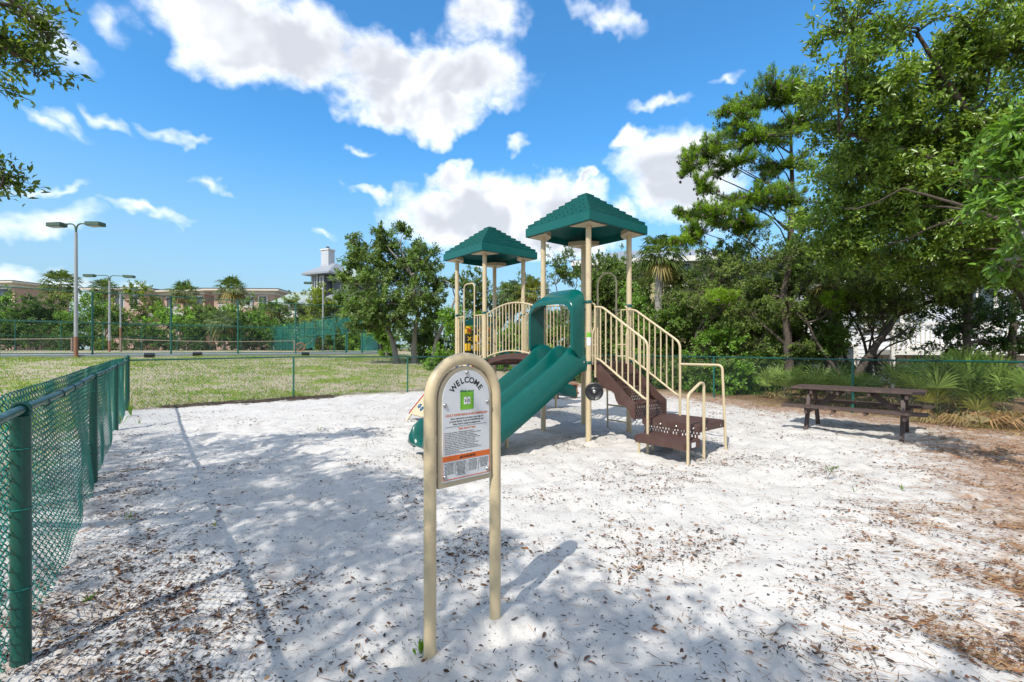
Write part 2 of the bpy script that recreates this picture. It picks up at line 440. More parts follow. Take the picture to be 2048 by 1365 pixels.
def gz(x, y):
    """smooth ground height"""
    t = (np.asarray(x) - C0[0]) * NV[0] + (np.asarray(y) - C0[1]) * NV[1]
    right = sstep(np.asarray(x) * 0.883 + np.asarray(y) * 0.469, 11.6, 16.0)
    return 1.25 * (1 - np.exp(-np.clip(t - 0.4, 0, None) / 8.5)) * (1 - 0.75 * right)
def side_left(x, y):    # > 0 inside the playground
    return (np.asarray(x) - C0[0]) * 0.7886 + (np.asarray(y) - C0[1]) * 0.615
def side_back(x, y):
    return -((np.asarray(x) - C0[0]) * NV[0] + (np.asarray(y) - C0[1]) * NV[1])
def side_right(x, y):
    return -((np.asarray(x) - BC[0]) * 0.883 + (np.asarray(y) - BC[1]) * 0.469)
def inside(x, y):
    return np.minimum(np.minimum(side_left(x, y) + 0.5, side_back(x, y)), side_right(x, y))
def straw(x, y):
    """how much pine straw and leaf litter lies there"""
    x = np.asarray(x, float); y = np.asarray(y, float)
    r = sstep(x - 0.72 * y + 0.2, -0.3, 2.3) * sstep(y, 12.0, 6.0)
    r = np.maximum(r, sstep(side_right(x, y), 3.0, 0.4))
    l = 0.75 * sstep(side_left(x, y), 1.7, 0.1) * sstep(y, 9.0, 6.5)
    b = sstep(side_back(x, y), 0.9, 0.1) * 0.8
    f = sstep(y, 2.9, 1.8) * sstep(x, 0.2, -1.4) * 0.5
    return np.clip(np.maximum.reduce([r, l * 0.85, b, f]), 0, 1)
def footprints(x, y):
    """trodden dents with a soft rim, one per lattice cell"""
    x = np.asarray(x, float); y = np.asarray(y, float); out = np.zeros(np.broadcast(x, y).shape)
    c = 0.34; xi = np.floor(x / c).astype(int); yi = np.floor(y / c).astype(int)
    for dx in (-1, 0, 1):
        for dy in (-1, 0, 1):
            i, j = (xi + dx) % 256, (yi + dy) % 256
            r1, r2, r3, r4 = _LAT[i, j], _LAT[(i + 71) % 256, (j + 13) % 256], _LAT[(i + 29) % 256, (j + 101) % 256], _LAT[(i + 7) % 256, (j + 57) % 256]
            px = x - (xi + dx + r1) * c; py = y - (yi + dy + r2) * c
            a = r3 * 6.283; u = px * np.cos(a) + py * np.sin(a); v = -px * np.sin(a) + py * np.cos(a)
            e = (u / 0.15) ** 2 + (v / 0.062) ** 2
            out = out + np.where(r4 > .35, (r4 - .2) * (-0.055 * np.exp(-e ** 2) + 0.019 * np.exp(-((np.sqrt(e) - 1.45) / .35) ** 2)), 0)
    return out
_MOUNDS = [(1.193 + U[0] * a + NV[0] * b, 7.17 + U[1] * a + NV[1] * b, .13, .03) for a in (0, 1.03) for b in (0, 1.03, 2.76, 3.79)] + [(1.193 + U[0] * a + NV[0] * b, 7.17 + U[1] * a + NV[1] * b, .08, .02) for a, b in ((-.03, -.95), (1.045, -1.66), (-.015, -1.675), (.385, -1.675), (-1.22, .515))]
def hollows(x, y):
    x = np.asarray(x, float); y = np.asarray(y, float); out = 0
    for (cx, cy, r, d) in ((-1.15, 5.75, .5, -.10), (1.95, 5.75, .55, -.05), (1.19, 7.0, .25, -.03), (-.385, 2.16, .10, .022), (-.089, 2.417, .09, .02), (6.0, 7.4, .5, -.03), (1.9, 8.6, .5, -.05)) + tuple(_MOUNDS):
        out = out + d * np.exp(-((x - cx) ** 2 + (y - cy) ** 2) / (r * r))
    return out
def bumps(x, y):
    ins = sstep(inside(x, y), -0.3, 0.6)
    h = (fbm(x, y, 1.6, 3, 1) - 0.5) * 0.09 + (fbm(x, y, 6.0, 3, 2) - 0.5) * 0.07
    h = h + footprints(x, y) + hollows(x, y)
    return h * ins + (1 - ins) * (fbm(x, y, 0.8, 3, 5) - 0.5) * 0.12 * sstep(np.asarray(y), 60, 30)
def gh(x, y):
    return float(gz(x, y) + bumps(x, y))
def P(px, py, Y):
    """a point seen at photo position (px, py) that stands Y metres ahead"""
    return Vector(((px - 1024) / FPX * Y, Y, CAM_H - (py - HOR) / FPX * Y))

# ================================================================== GROUND
def make_ground():
    def axis(lo, hi, step, far_lo, far_hi, g=1.11):
        a = list(np.arange(lo, hi + 1e-6, step)); s = step
        while a[-1] < far_hi: s = s * g if s < 1.2 or a[-1] > 60 else s; a.append(a[-1] + s)
        s = step; pre = []; q = lo
        while q > far_lo: s = s * g if s < 1.2 or q < -60 else s; q -= s; pre.append(q)
        return np.array(pre[::-1] + a)
    xs = axis(-5.5, 6.5, 0.066, -1500, 1500); ys = axis(1.2, 8.5, 0.066, -300, 2000)
    X, Y = np.meshgrid(xs, ys)
    Z = gz(X, Y) + bumps(X, Y)
    V = np.stack([X, Y, Z], -1).reshape(-1, 3)
    idx = np.arange(X.size).reshape(X.shape)
    F = np.stack([idx[:-1, :-1], idx[:-1, 1:], idx[1:, 1:], idx[1:, :-1]], -1).reshape(-1, 4)
    x, y = X.ravel(), Y.ravel()
    ins = sstep(inside(x, y) + (fbm(x, y, 1.3, 3, 8) - 0.5) * 0.9, -0.25, 0.2)
    cols = np.stack([ins, straw(x, y), sstep(side_right(x, y), 0.3, -0.6)], -1)
    m, N, b = new_mat('sand_and_grass')
    a = N.n.new('ShaderNodeAttribute'); a.attribute_name = 'Col'
    sc = N.n.new('ShaderNodeSeparateColor'); N.l.new(a.outputs[0], sc.inputs[0])
    pos = N.n.new('ShaderNodeNewGeometry').outputs['Position']
    n_big = N.noise(pos, 0.55, 5, 0.6); n_mid = N.noise(pos, 3.0, 6, 0.65); n_fine = N.noise(pos, 30, 5, 0.7); n_sp = N.noise(pos, 75, 3, 0.6)
    sand = N.mix(N.ss(n_mid, 0.3, 0.7), (0.535, 0.513, 0.482), (0.615, 0.59, 0.555))
    sand = N.mix(N.m('MULTIPLY', N.ss(n_sp, 0.60, 0.72), 0.6), sand, (0.20, 0.165, 0.13))
    sand = N.mix(N.m('MULTIPLY', N.ss(n_mid, 0.58, 0.78), 0.16), sand, (0.42, 0.37, 0.32))
    strw = N.mix(N.ss(n_fine, 0.35, 0.65), (0.12, 0.062, 0.036), (0.38, 0.21, 0.11))
    sm = N.m('ADD', sc.outputs[1], N.m('MULTIPLY', N.m('SUBTRACT', N.noise(pos, 5.5, 7, 0.75), 0.5), 1.6))
    sand = N.mix(N.m('MULTIPLY', N.m('MULTIPLY', N.ss(sm, 0.50, 1.05), N.ss(sc.outputs[1], 0.0, 0.3)), 0.8), sand, strw)
    gr = N.mix(N.ss(n_mid, 0.3, 0.7), (0.14, 0.20, 0.035), (0.25, 0.29, 0.075))
    dry = N.mix(n_fine, (0.26, 0.20, 0.13), (0.50, 0.44, 0.36))
    gmix = N.m('ADD', N.m('MULTIPLY', n_big, 0.8), N.m('MULTIPLY', N.noise(pos, 2.2, 6, 0.7), 0.6))
    gr = N.mix(N.ss(gmix, 0.56, 0.74), gr, dry)
    soil = N.mix(n_fine, (0.10, 0.065, 0.04), (0.26, 0.17, 0.10))
    gr = N.mix(sc.outputs[2], gr, soil)
    c = N.mix(sc.outputs[0], gr, sand)
    N.l.new(c, b.inputs['Base Color']); b.inputs['Roughness'].default_value = 0.95; b.inputs['Specular IOR Level'].default_value = 0.1
    bp = N.n.new('ShaderNodeBump'); bp.inputs['Strength'].default_value = 0.55; bp.inputs['Distance'].default_value = 0.03
    hh = N.m('ADD', N.m('MULTIPLY', N.noise(pos, 9, 5, 0.6), 1.0), N.m('MULTIPLY', N.noise(pos, 45, 5, 0.65), 0.22))
    N.l.new(hh, bp.inputs['Height']); N.l.new(bp.outputs[0], b.inputs['Normal'])
    o = link_mesh('ground', np_mesh('ground', V, F, m, cols, smooth=True))
    tag(o, 'white sand playground floor running into patchy lawn', 'ground', kind='structure')
make_ground()

# ================================================================== CHAIN LINK FENCES
def chain_panel(a, b, z0a, z0b, h, p, r, sides=3, curve=False, off=0.0, lean=0.0, wob=0.0, belly=0.0):
    """woven wire between ground points a and b: zigzag wires, half diagonal p"""
    a = np.asarray(a, float); b = np.asarray(b, float); L = np.linalg.norm(b - a); d = (b - a) / L; n = np.array((-d[1], d[0]))
    nw = int(L / p); nk = int(h / p) + 1; sub = 3 if curve else 1
    k = np.arange((nk - 1) * sub + 1) / sub
    i = np.arange(nw)[:, None]
    if curve:
        tri = 0.5 - 0.5 * np.cos(np.pi * (k[None, :] + i))              # rounded loops
        tri = np.clip((tri - 0.5) * 1.18 + 0.5, -0.04, 1.04)
        dep = 0.010 * np.sin(np.pi * (k[None, :] + i))
    else:
        tri = ((k[None, :] + i) % 2).astype(float); dep = np.zeros_like(tri)
    s = (i + tri) * p; zz = np.broadcast_to(k[None, :] * p, s.shape)
    hz = zz / h
    o = off + dep + lean * hz ** 2 - belly * (1 - hz) ** 2 * np.sin(np.pi * np.clip(s / L, 0, 1)) ** .5
    if wob:
        o = o + wob * (fbm(s, zz, 1.1, 2, a[0]) - 0.5) * (1 - hz * 0.7) * 2
        s = s + 0.4 * wob * (fbm(s, zz, 2.2, 2, 4 + a[0]) - 0.5)
        zz = zz + 0.25 * wob * (fbm(s, zz, 1.5, 2, 9 + a[0]) - 0.5)
    base = z0a + (z0b - z0a) * s / L
    Pt = np.stack([a[0] + d[0] * s + n[0] * o, a[1] + d[1] * s + n[1] * o, base + zz], -1)
    return tubes_np(Pt, r, sides, (n[0], n[1], 0))

def fence_post(root, xy, h, r, material, cap=False, name='post', bands=()):
    z = gh(*xy); mb = MB()
    mb.tube([(xy[0], xy[1], z - 0.15), (xy[0], xy[1], z + h)], r, 12)
    if cap:
        mb.lathe([(r * 1.12, -0.01), (r * 1.12, 0.03), (r * 0.9, 0.05), (r * 0.4, 0.065), (0.002, 0.07)], 12, (xy[0], xy[1], z + h))
    o = mb.build(name, material, root)
    for bz in bands:
        MB().tube(arc_ring((xy[0], xy[1], z + bz), r + 0.003, 14), 0.0025, 5).build('tie_wire', M['wire'], o)
    return o

def arc_ring(c, r, n=14, axis='Z', d=None):
    c = Vector(c); out = []
    if d is None: e1, e2 = Vector((1, 0, 0)), Vector((0, 1, 0))
    else:
        d = Vector(d).normalized(); e1 = d.cross(Vector((0, 0, 1))).normalized(); e2 = e1.cross(d)
    for k in range(n + 1):
        a = 2 * math.pi * k / n; out.append(c + (e1 * math.cos(a) + e2 * math.sin(a)) * r)
    return out

def near_fence():
    root = empty('chain_link_fence', (0, 0, 0), 0, 'teal green chain-link fence running from the left foreground to the corner post', 'fence')
    top = 1.19
    d3 = Vector((LF_DIR[0], LF_DIR[1], 0))
    dips = [0.0, -0.035, -0.02, -0.01, 0]
    pts = [Vector((p[0], p[1], gh(*p) + top + dz)) for p, dz in zip(LF, dips)][::-1]
    for i, p in enumerate(LF):
        if i == 0: continue
        fence_post(root, p, top - 0.03 + dips[i], 0.037, M['fence'], bands=(0.35, 0.72, 1.0))
    for i in range(len(pts) - 1):                                        # rail pieces, joined by sleeves at the posts
        a, b = pts[i], pts[i + 1]
        mid = (a + b) / 2 - Vector((0, 0, 0.018))
        rl = MB(); rl.tube([a, (a * .75 + mid * .5 - a * .25) if False else a.lerp(mid, .5) - Vector((0, 0, .004)), mid, mid.lerp(b, .5) - Vector((0, 0, .004)), b], 0.021, 12)
        ro = rl.build('top_rail', M['rail'], root)
        n = 6
        for k in range(1, n):
            q = a.lerp(b, k / n) - Vector((0, 0, 0.016))
            MB().tube(arc_ring(q, 0.0245, 12, d=(b - a) + Vector((0.2 * math.sin(k * 3), .2 * math.cos(k * 5), 0))), 0.0035, 5).build('tie_wire', M['wire_dark'], ro)
        cp = MB(); cp.tube(arc_ring(b if i < len(pts) - 2 else b, 0.030, 12, d=b - a), 0.010, 8); cp.build('rail_cup', M['fence'], root)
    parts = []
    for i in range(len(LF) - 1):
        a, b = LF[i + 1], LF[i]
        parts.append(chain_panel(a, b, gh(*a) + 0.02, gh(*b) + 0.02, 1.245, 0.041, 0.0033, 3, curve=True, off=0.042, lean=0.02, wob=0.06, belly=0.05))
    V, F = cat_mesh(parts)
    tag(link_mesh('wire_mesh', np_mesh('wire_mesh', V, F, M['wire'], smooth=True), root), kind='stuff')
near_fence()

def simple_fence(name, posts, h, label, p, r_wire, r_post, r_rail, mats, mid=False, bottom=False, skip_first=False, cat='fence'):
    root = empty(name, (0, 0, 0), 0, label, cat)
    for i, q in enumerate(posts):
        if skip_first and i == 0: continue
        fence_post(root, q, h, r_post, mats[0])
    zs = [gh(*q) for q in posts]
    for i in range(len(posts) - 1):
        a = Vector((*posts[i], zs[i])); b = Vector((*posts[i + 1], zs[i + 1]))
        for on, zz in ((True, h), (mid, h * 0.5), (bottom, 0.08)):
            if on:
                up = Vector((0, 0, zz)); MB().tube([a + up, b + up], r_rail if zz == h else r_rail * .8, 8).build('rail', mats[1], root)
    parts = [chain_panel(posts[i], posts[i + 1], zs[i] + 0.03, zs[i + 1] + 0.03, h - 0.02, p, r_wire, 3, off=0.03) for i in range(len(posts) - 1)]
    V, F = cat_mesh(parts)
    tag(link_mesh('wire_mesh', np_mesh('wire_mesh', V, F, mats[2]), root), kind='stuff')
    return root

nb = 5
BF = [C0 + (BC - C0) * t for t in (0, 0.247, 0.487, 0.72, 1.0)]
bf = simple_fence('chain_link_fence', BF, 1.19, 'low green chain-link fence between the sand and the lawn, behind the welcome sign', 0.042, 0.0022, 0.024, 0.02,
                  (M['fence_far'], M['fence'], M['wire_grey']), skip_first=True)
fence_post(bf, C0, 1.25, 0.045, M['fence'], cap=True, name='corner_post', bands=(0.3, 0.7, 1.0))
simple_fence('chain_link_fence', RF, 1.20, 'low green chain-link fence behind the picnic table with palmettos pushing through', 0.042, 0.0022, 0.026, 0.021,
             (M['fence_far'], M['fence'], M['wire_grey']))

# ================================================================== TENNIS COURT
CZ = 1.17
K1 = np.array((-9.2, 31.6))                          # near right corner of the court fence
def court_pt(s, t): return K1 - U * s + NV * t       # s to the left along the near fence, t away from the viewer
def make_court():
    q = [court_pt(-0.6, -0.3), court_pt(48, -0.3), court_pt(48, 34), court_pt(-0.6, 34)]
    mb = MB(); mb.prism([(p[0], p[1], CZ) for p in q], (0, 0, -0.35))
    o = mb.build('tennis_court', M['court'], smooth=False); tag(o, 'grey tennis court surface inside the tall green fence', 'court', kind='structure')
    for (s0, t0, s1, t1) in ((2.0, 5.6, 2.0, 29.4), (12.9, 5.6, 12.9, 29.4), (2.0, 5.6, 12.9, 5.6), (17.6, 5.6, 17.6, 29.4), (2.0, 29.4, 12.9, 29.4)):
        a, b = court_pt(s0, t0), court_pt(s1, t1)
        MB().bar((a[0], a[1], CZ + 0.006), (b[0], b[1], CZ + 0.006), 0.06, 0.004).build('court_line', M['court_line'], o, smooth=False)
make_court()

def post_at(root, xy, z0, h, r, material, name='post', n=8):
    return MB().tube([(xy[0], xy[1], z0 - 0.2), (xy[0], xy[1], z0 + h)], r, n).build(name, material, root)

def court_fence(posts, h, label, mesh_mat, p=0.06, r=0.0028, mid=True, gate=False, screen=None):
    root = empty('tennis_court_fence', (0, 0, 0), 0, label, 'fence')
    for q in posts: post_at(root, q, CZ - 0.3, h + 0.3, 0.042, M['fence_far'])
    for i in range(len(posts) - 1):
        a = Vector((*posts[i], CZ)); b = Vector((*posts[i + 1], CZ))
        for zz in ((h, h * 0.5, 0.06) if mid else (h, 0.06)):
            MB().tube([a + Vector((0, 0, zz)), b + Vector((0, 0, zz))], 0.024, 6).build('rail', M['fence_far'], root)
    if mesh_mat is not None:
        V, F = cat_mesh([chain_panel(posts[i], posts[i + 1], CZ + .03, CZ + .03, h - 0.03, p, r, 3, off=0.05) for i in range(len(posts) - 1)])
        tag(link_mesh('wire_mesh', np_mesh('wire_mesh', V, F, mesh_mat), root), kind='stuff')
    return root
near_posts = [court_pt(s, 0) for s in (0, 1.1)] + [court_pt(2.2 + 3.08 * k, 0) for k in range(0, 10)]
court_fence(near_posts, 3.05, 'tall green chain-link fence along the near side of the tennis court', M['wire_grey'], p=0.065, r=0.0029)
far_posts = [court_pt(3.1 * k, 33) for k in range(0, 16)]
court_fence(far_posts, 3.0, 'tall green fence along the far side of the court, in front of the hedge', M['wire_dark'], p=0.15, r=0.005)
end_posts = [court_pt(0, t) for t in np.linspace(0, 33, 12)]
ef = court_fence(end_posts, 3.05, 'end fence of the tennis court hung with torn green windscreen', None)
def screens(root):
    k = 0
    for (t0, t1, z0, z1, sag) in ((0.2, 2.8, 0.1, 2.9, .0), (3.0, 8.5, 1.2, 2.9, 1.0), (8.7, 14.3, 0.9, 2.9, .8), (14.5, 20, 0.2, 2.9, .2), (20.2, 26.5, 0.1, 2.9, .1), (26.7, 32.8, .1, 2.9, .1)):
        nx, nz = 16, 8; V = []; F = []
        for i in range(nx + 1):
            s = i / nx
            low = z0 + sag * abs(math.sin(s * 7 + k)) * 0.9
            for j in range(nz + 1):
                t = t0 + (t1 - t0) * s; q = court_pt(-0.06 + 0.05 * math.sin(s * 19 + j), t)
                V.append((q[0], q[1], CZ + low + (z1 - low) * j / nz))
        for i in range(nx):
            for j in range(nz):
                a = i * (nz + 1) + j; F.append((a, a + 1, a + nz + 2, a + nz + 1))
        link_mesh('windscreen', np_mesh('windscreen', V, F, M['screen'], smooth=True), root); k += 1
screens(ef)

def tennis_net(s0, s1, t, label):
    a, b = court_pt(s0, t), court_pt(s1, t)
    root = empty('tennis_net', (a[0], a[1], CZ), 0, label, 'net')
    A = Vector((0, 0, 0)); B = Vector((b[0] - a[0], b[1] - a[1], 0)); d = B.normalized()
    for q in (A, B):
        MB().bar(q + Vector((0, 0, -.05)), q + Vector((0, 0, 1.12)), 0.12, 0.12, up=(1, 0, 0)).build('net_post', M['wood_post'], root)
    pts = []
    for k in range(17):
        u = k / 16; pts.append(A.lerp(B, u) + Vector((0, 0, 1.06 - 0.14 * math.sin(math.pi * u))))
    tp = MB()
    for p0, p1 in zip(pts, pts[1:]): tp.bar(p0, p1, 0.02, 0.06)
    tp.build('tape', M['tape'], root, smooth=False)
    st = A.lerp(B, .5); MB().bar(st + Vector((0, 0, 0)), st + Vector((0, 0, .9)), 0.06, 0.012, up=(d.x, d.y, 0)).build('centre_strap', M['tape'], root)
    L = B.length; P_ = []
    nv = int(L / 0.14)
    vs = np.zeros((nv, 2, 3)); 
    for i in range(nv):
        u = (i + .5) / nv; q = A.lerp(B, u); vs[i, 0] = (q.x, q.y, 0.04); vs[i, 1] = (q.x, q.y, 1.03 - 0.14 * math.sin(math.pi * u))
    hs = np.zeros((7, 9, 3))
    for j in range(7):
        for k in range(9):
            u = k / 8; q = A.lerp(B, u); hs[j, k] = (q.x, q.y, 0.05 + (0.95 - 0.14 * math.sin(math.pi * u)) * j / 6.5)
    V, F = cat_mesh([tubes_np(vs, 0.009, 3, (d.y, -d.x, 0)), tubes_np(hs, 0.009, 3, (d.y, -d.x, 0))])
    tag(link_mesh('net_mesh', np_mesh('net_mesh', V, F, M['net']), root), kind='stuff')
tennis_net(13.8, 1.0, 17.5, 'long tennis net to the right of the second lamp pole, with a pale top tape')
tennis_net(29.4, 16.6, 17.5, 'tennis net cut by the left edge of the picture, ending near the first lamp pole')

def lamp_pole(xy, z0, h, label, az, rust=1.0, one=False, reach=0.62):
    root = empty('lamp_pole', (xy[0], xy[1], z0), az, label, 'lamp pole')
    p = MB(); p.tube([(0, 0, -0.3), (0, 0, h * .5), (0, 0, h)], [0.085, 0.075, 0.06], 12)
    po = p.build('pole', M['pole'], root)
    if rust: MB().tube([(0, 0, -0.1), (0, 0, rust * .6), (0, 0, rust)], [0.0875, 0.0865, 0.0858], 12).build('rusty_base', M['rust'], po)
    for s in ((-1,) if one else (-1, 1)):
        arm = MB(); arm.tube(fillet([(0, 0, h - 0.1), (s * 0.05, 0, h + 0.42), (s * (reach + .02), 0, h + 0.40)], 0.34, 8), 0.032, 8)
        arm.build('arm', M['lamp_green'], root)
        x0, x1 = s * reach, s * (reach + 0.72)
        hd = MB(); z = h + 0.37
        hd.add([(x0, -.19, z - .08), (x0, .19, z - .08), (x1, .19, z - .10), (x1, -.19, z - .10),
                (x0, -.19, z + .10), (x0, .19, z + .10), (x1, .19, z + .08), (x1, -.19, z + .08)],
               [(0, 1, 2, 3), (4, 7, 6, 5), (0, 4, 5, 1), (1, 5, 6, 2), (2, 6, 7, 3), (3, 7, 4, 0)])
        ho = hd.build('lamp_head', M['lamp_green'], root, bevel=0.012)
        MB().box(((x0 + x1) / 2, 0, z - .098), (0.56, 0.30, 0.02)).build('lens', M['lens'], ho)
    return root
q = P(152, 708, 21.8)
lamp_pole((q.x, q.y), gh(q.x, q.y), 5.75 - (gh(q.x, q.y) - q.z), 'tallest twin-headed lamp pole, standing on the grass outside the tennis fence', R(-4))
q = P(219, 700, 36.0); lamp_pole((q.x, q.y), CZ, 5.6, 'second twin-headed lamp pole, standing inside the court just right of the tallest one', R(10), .9, reach=1.0)
q = P(241, 700, 46.0); lamp_pole((q.x, q.y), CZ, 5.9, 'farthest lamp pole left of the long net, its heads against the hedge top', R(25), 2.4, reach=.8)
q = P(646, 700, 45.0); lamp_pole((q.x, q.y), CZ, 6.3, 'single visible lamp arm rising from the hedge below the grey house', R(15), 0.6, one=True, reach=1.0)

def court_roller():
    q = P(601, 700, 42.0)
    root = empty('court_roller', (q.x, q.y, CZ), R(25), 'brown round court roller standing by the right end of the tennis court', 'roller')
    mb = MB(); pr = []
    for k in range(25):
        a = 2 * math.pi * k / 24; pr.append((0.36 * math.cos(a), 0, 0.44 + 0.36 * math.sin(a)))
    mb.tube(pr, 0.075, 8, caps=False); mb.build('drum_rim', M['rubber'], root)
    for k in range(4):
        a = math.pi * k / 4 + .3; c, s = math.cos(a) * .34, math.sin(a) * .34
        MB().tube([(c, 0, .44 + s), (-c, 0, .44 - s)], 0.018, 6).build('spoke', M['rubber'], root)
    MB().tube(fillet([(0, .1, .44), (.6, .1, .7), (1.1, .1, 1.15)], .2), 0.02, 6).build('handle', M['rust'], root)
court_roller()

for i, (px, lab) in enumerate(((299, 'small black floodlight on the ground beside the tallest lamp pole'), (395, 'small black ground floodlight in front of the long net'), (611, 'small dark ground floodlight near the right end of the court fence'))):
    Y = (22.6, 24.6, 27.8)[i]; q = P(px, 709, Y); z = gh(q.x, q.y)
    rt = empty('ground_floodlight', (q.x, q.y, z), R(30), lab, 'floodlight', 'floodlights along the court fence')
    MB().box((0, 0, .12), (.42, .2, .16), mtx=Matrix.Rotation(R(25), 3, 'X')).build('housing', M['black'], rt, bevel=.015)
    MB().tube([(0, 0, -.1), (0, 0, .08)], .03, 8).build('stake', M['black'], rt)
    MB().box((0, .075, .165), (.36, .02, .11), mtx=Matrix.Rotation(R(25), 3, 'X')).build('lens', M['lens'], rt)

# ================================================================== PLAYGROUND STRUCTURE  (local x = away from the slide, y = towards the second tower)
S = 1.03; T2 = 2.76; DZ = 1.22; PR = 0.0445
PG = empty('playground_structure', (1.193, 7.17, 0), math.atan2(U[1], U[0]), 'two-tower playground set in tan, brown and green with slide, bridge and stairs', 'playground')
def pg(mb, name, m, parent=PG, **k): return mb.build(name, M[m] if isinstance(m, str) else m, parent, **k)

def band(parent, x, y, z, r=PR):
    pg(MB().lathe([(r + .002, -.022), (r + .012, -.018), (r + .014, 0), (r + .012, .018), (r + .002, .022)], 16, (x, y, z)), 'clamp', 'green', parent)
ZTOP = 3.40
for y0 in (0, T2):
    for (x, y) in ((0, 0), (S, 0), (0, S), (S, S)):
        p = pg(MB().tube([(x, y0 + y, -0.25), (x, y0 + y, ZTOP)], PR, 16), 'post', 'tan')
        for z in (2.18, 1.235):
            band(p, x, y0 + y, z)
            for a in (R(200), R(290)): pg(MB().lathe([(.009, 0), (.009, .004), (.004, .008)], 8, (x + math.cos(a) * (PR + .012), y0 + y + math.sin(a) * (PR + .012), z), Vector((math.cos(a), math.sin(a), 0)).to_track_quat('Z', 'Y').to_matrix()), 'bolt', 'steel', p)

# ---- roofs
RA, Z0, Z1, ZA = 0.735, 3.38, 3.53, 4.12
def make_roof_meshes():
    mb = MB()
    def ring(a, z): return [(-a, -a, z), (a, -a, z), (a, a, z), (-a, a, z)]
    rings = [ring(RA - .03, Z0), ring(RA, Z0), ring(RA, Z1), ring(RA - .035, Z1 + .015), ring(.012, ZA - .025)]
    vs = [p for r_ in rings for p in r_]; fs = []
    for i in range(len(rings) - 1):
        for k in range(4): fs.append((i * 4 + k, i * 4 + (k + 1) % 4, (i + 1) * 4 + (k + 1) % 4, (i + 1) * 4 + k))
    n = len(vs); inner = [ring(RA - .03, Z1 - .03), ring(.01, ZA - .14)]
    vs += [p for r_ in inner for p in r_]
    for k in range(4):
        fs.append((k, n + k, n + (k + 1) % 4, (k + 1) % 4)); fs.append((n + k, n + 4 + k, n + 4 + (k + 1) % 4, n + (k + 1) % 4))
    fs.append((n + 4, n + 5, n + 6, n + 7)); fs.append((16, 17, 18, 19))
    mb.add(vs, fs)
    shell = mb.mesh('roof', M['green_roof'], smooth=True, angle=20, bevel=0.008)
    # shingles: trapezoid pieces, each row overlapping the one below
    pieces = []; rows = 9
    def hw(t): return (RA - .045) * (1 - t) + 0.008
    rnd = random.Random(5)
    for r_ in range(rows):
        t0, t1 = r_ / rows * 0.985, (r_ + 1) / rows * 0.985 + 0.012
        a0, a1 = hw(t0), hw(min(t1, .995))
        zb, zt = Z1 + .02 + (ZA - Z1 - .03) * t0, Z1 + .02 + (ZA - Z1 - .03) * t1
        n_ = max(1, int(round(2 * a0 / .175))); off = 0.5 if r_ % 2 else 0.0
        cuts = [-1.0] + [c for c in ((k + off) * (2 / n_) - 1 for k in range(0, n_ + 1)) if -0.97 < c < 0.97] + [1.0]
        for c0, c1 in zip(cuts, cuts[1:]):
            g = 0.006; th = 0.040 + rnd.uniform(-.003, .003)
            xl0 = a0 * c0 + (g if c0 > -1 else -.006); xr0 = a0 * c1 - (g if c1 < 1 else -.006)
            xl1 = max(xl0, -a1) if c0 > -1 else -a1; xr1 = min(xr0, a1) if c1 < 1 else a1
            if xr1 <= xl1: xr1 = xl1 = (xl1 + xr1) / 2
            m2 = MB()
            m2.add([(xl0, -a0 - .004, zb - .004), (xr0, -a0 - .004, zb - .004), (xr1, -a1, zt - .004), (xl1, -a1, zt - .004),
                    (xl0, -a0 - .010, zb + th), (xr0, -a0 - .010, zb + th), (xr1, -a1 + .004, zt + .004), (xl1, -a1 + .004, zt + .004)],
                   [(0, 1, 2, 3), (4, 7, 6, 5), (0, 4, 5, 1), (1, 5, 6, 2), (2, 6, 7, 3), (3, 7, 4, 0)])
            pieces.append(m2.mesh('shingle', M['green_roof'], smooth=False))
    return shell, pieces
_shell, _pieces = make_roof_meshes()
for y0 in (0, T2):
    ro = link_mesh('roof', _shell, PG); ro.location = (S / 2, y0 + S / 2, 0)
    for k in range(4):
        for pm in _pieces:
            so = link_mesh('shingle', pm, ro); so.rotation_euler = (0, 0, k * math.pi / 2)
    for (sx, sy) in ((-1, -1), (1, -1), (1, 1), (-1, 1)):           # tan corner plates under the eaves
        a = RA - .05; b = .30; mb = MB()
        mb.prism([(sx * a, sy * a, 3.372), (sx * (a - b * 1.35), sy * a, 3.372), (sx * (a - b), sy * (a - b * .75), 3.372), (sx * (a - b * .75), sy * (a - b), 3.372), (sx * a, sy * (a - b * 1.35), 3.372)], (0, 0, .012))
        q = [Vector((sx * (a - b * 1.35), sy * (a - .002), 3.375)), Vector((sx * (a - b), sy * (a - b * .75), 3.375)), Vector((sx * (a - b * .75), sy * (a - b), 3.375)), Vector((sx * (a - .002), sy * (a - b * 1.35), 3.375))]
        for p0, p1 in zip(q, q[1:]): mb.bar(p0 + Vector((0, 0, .035)), p1 + Vector((0, 0, .035)), .006, .07)
        mb.build('corner_plate', M['tan_sheet'], ro, smooth=False)

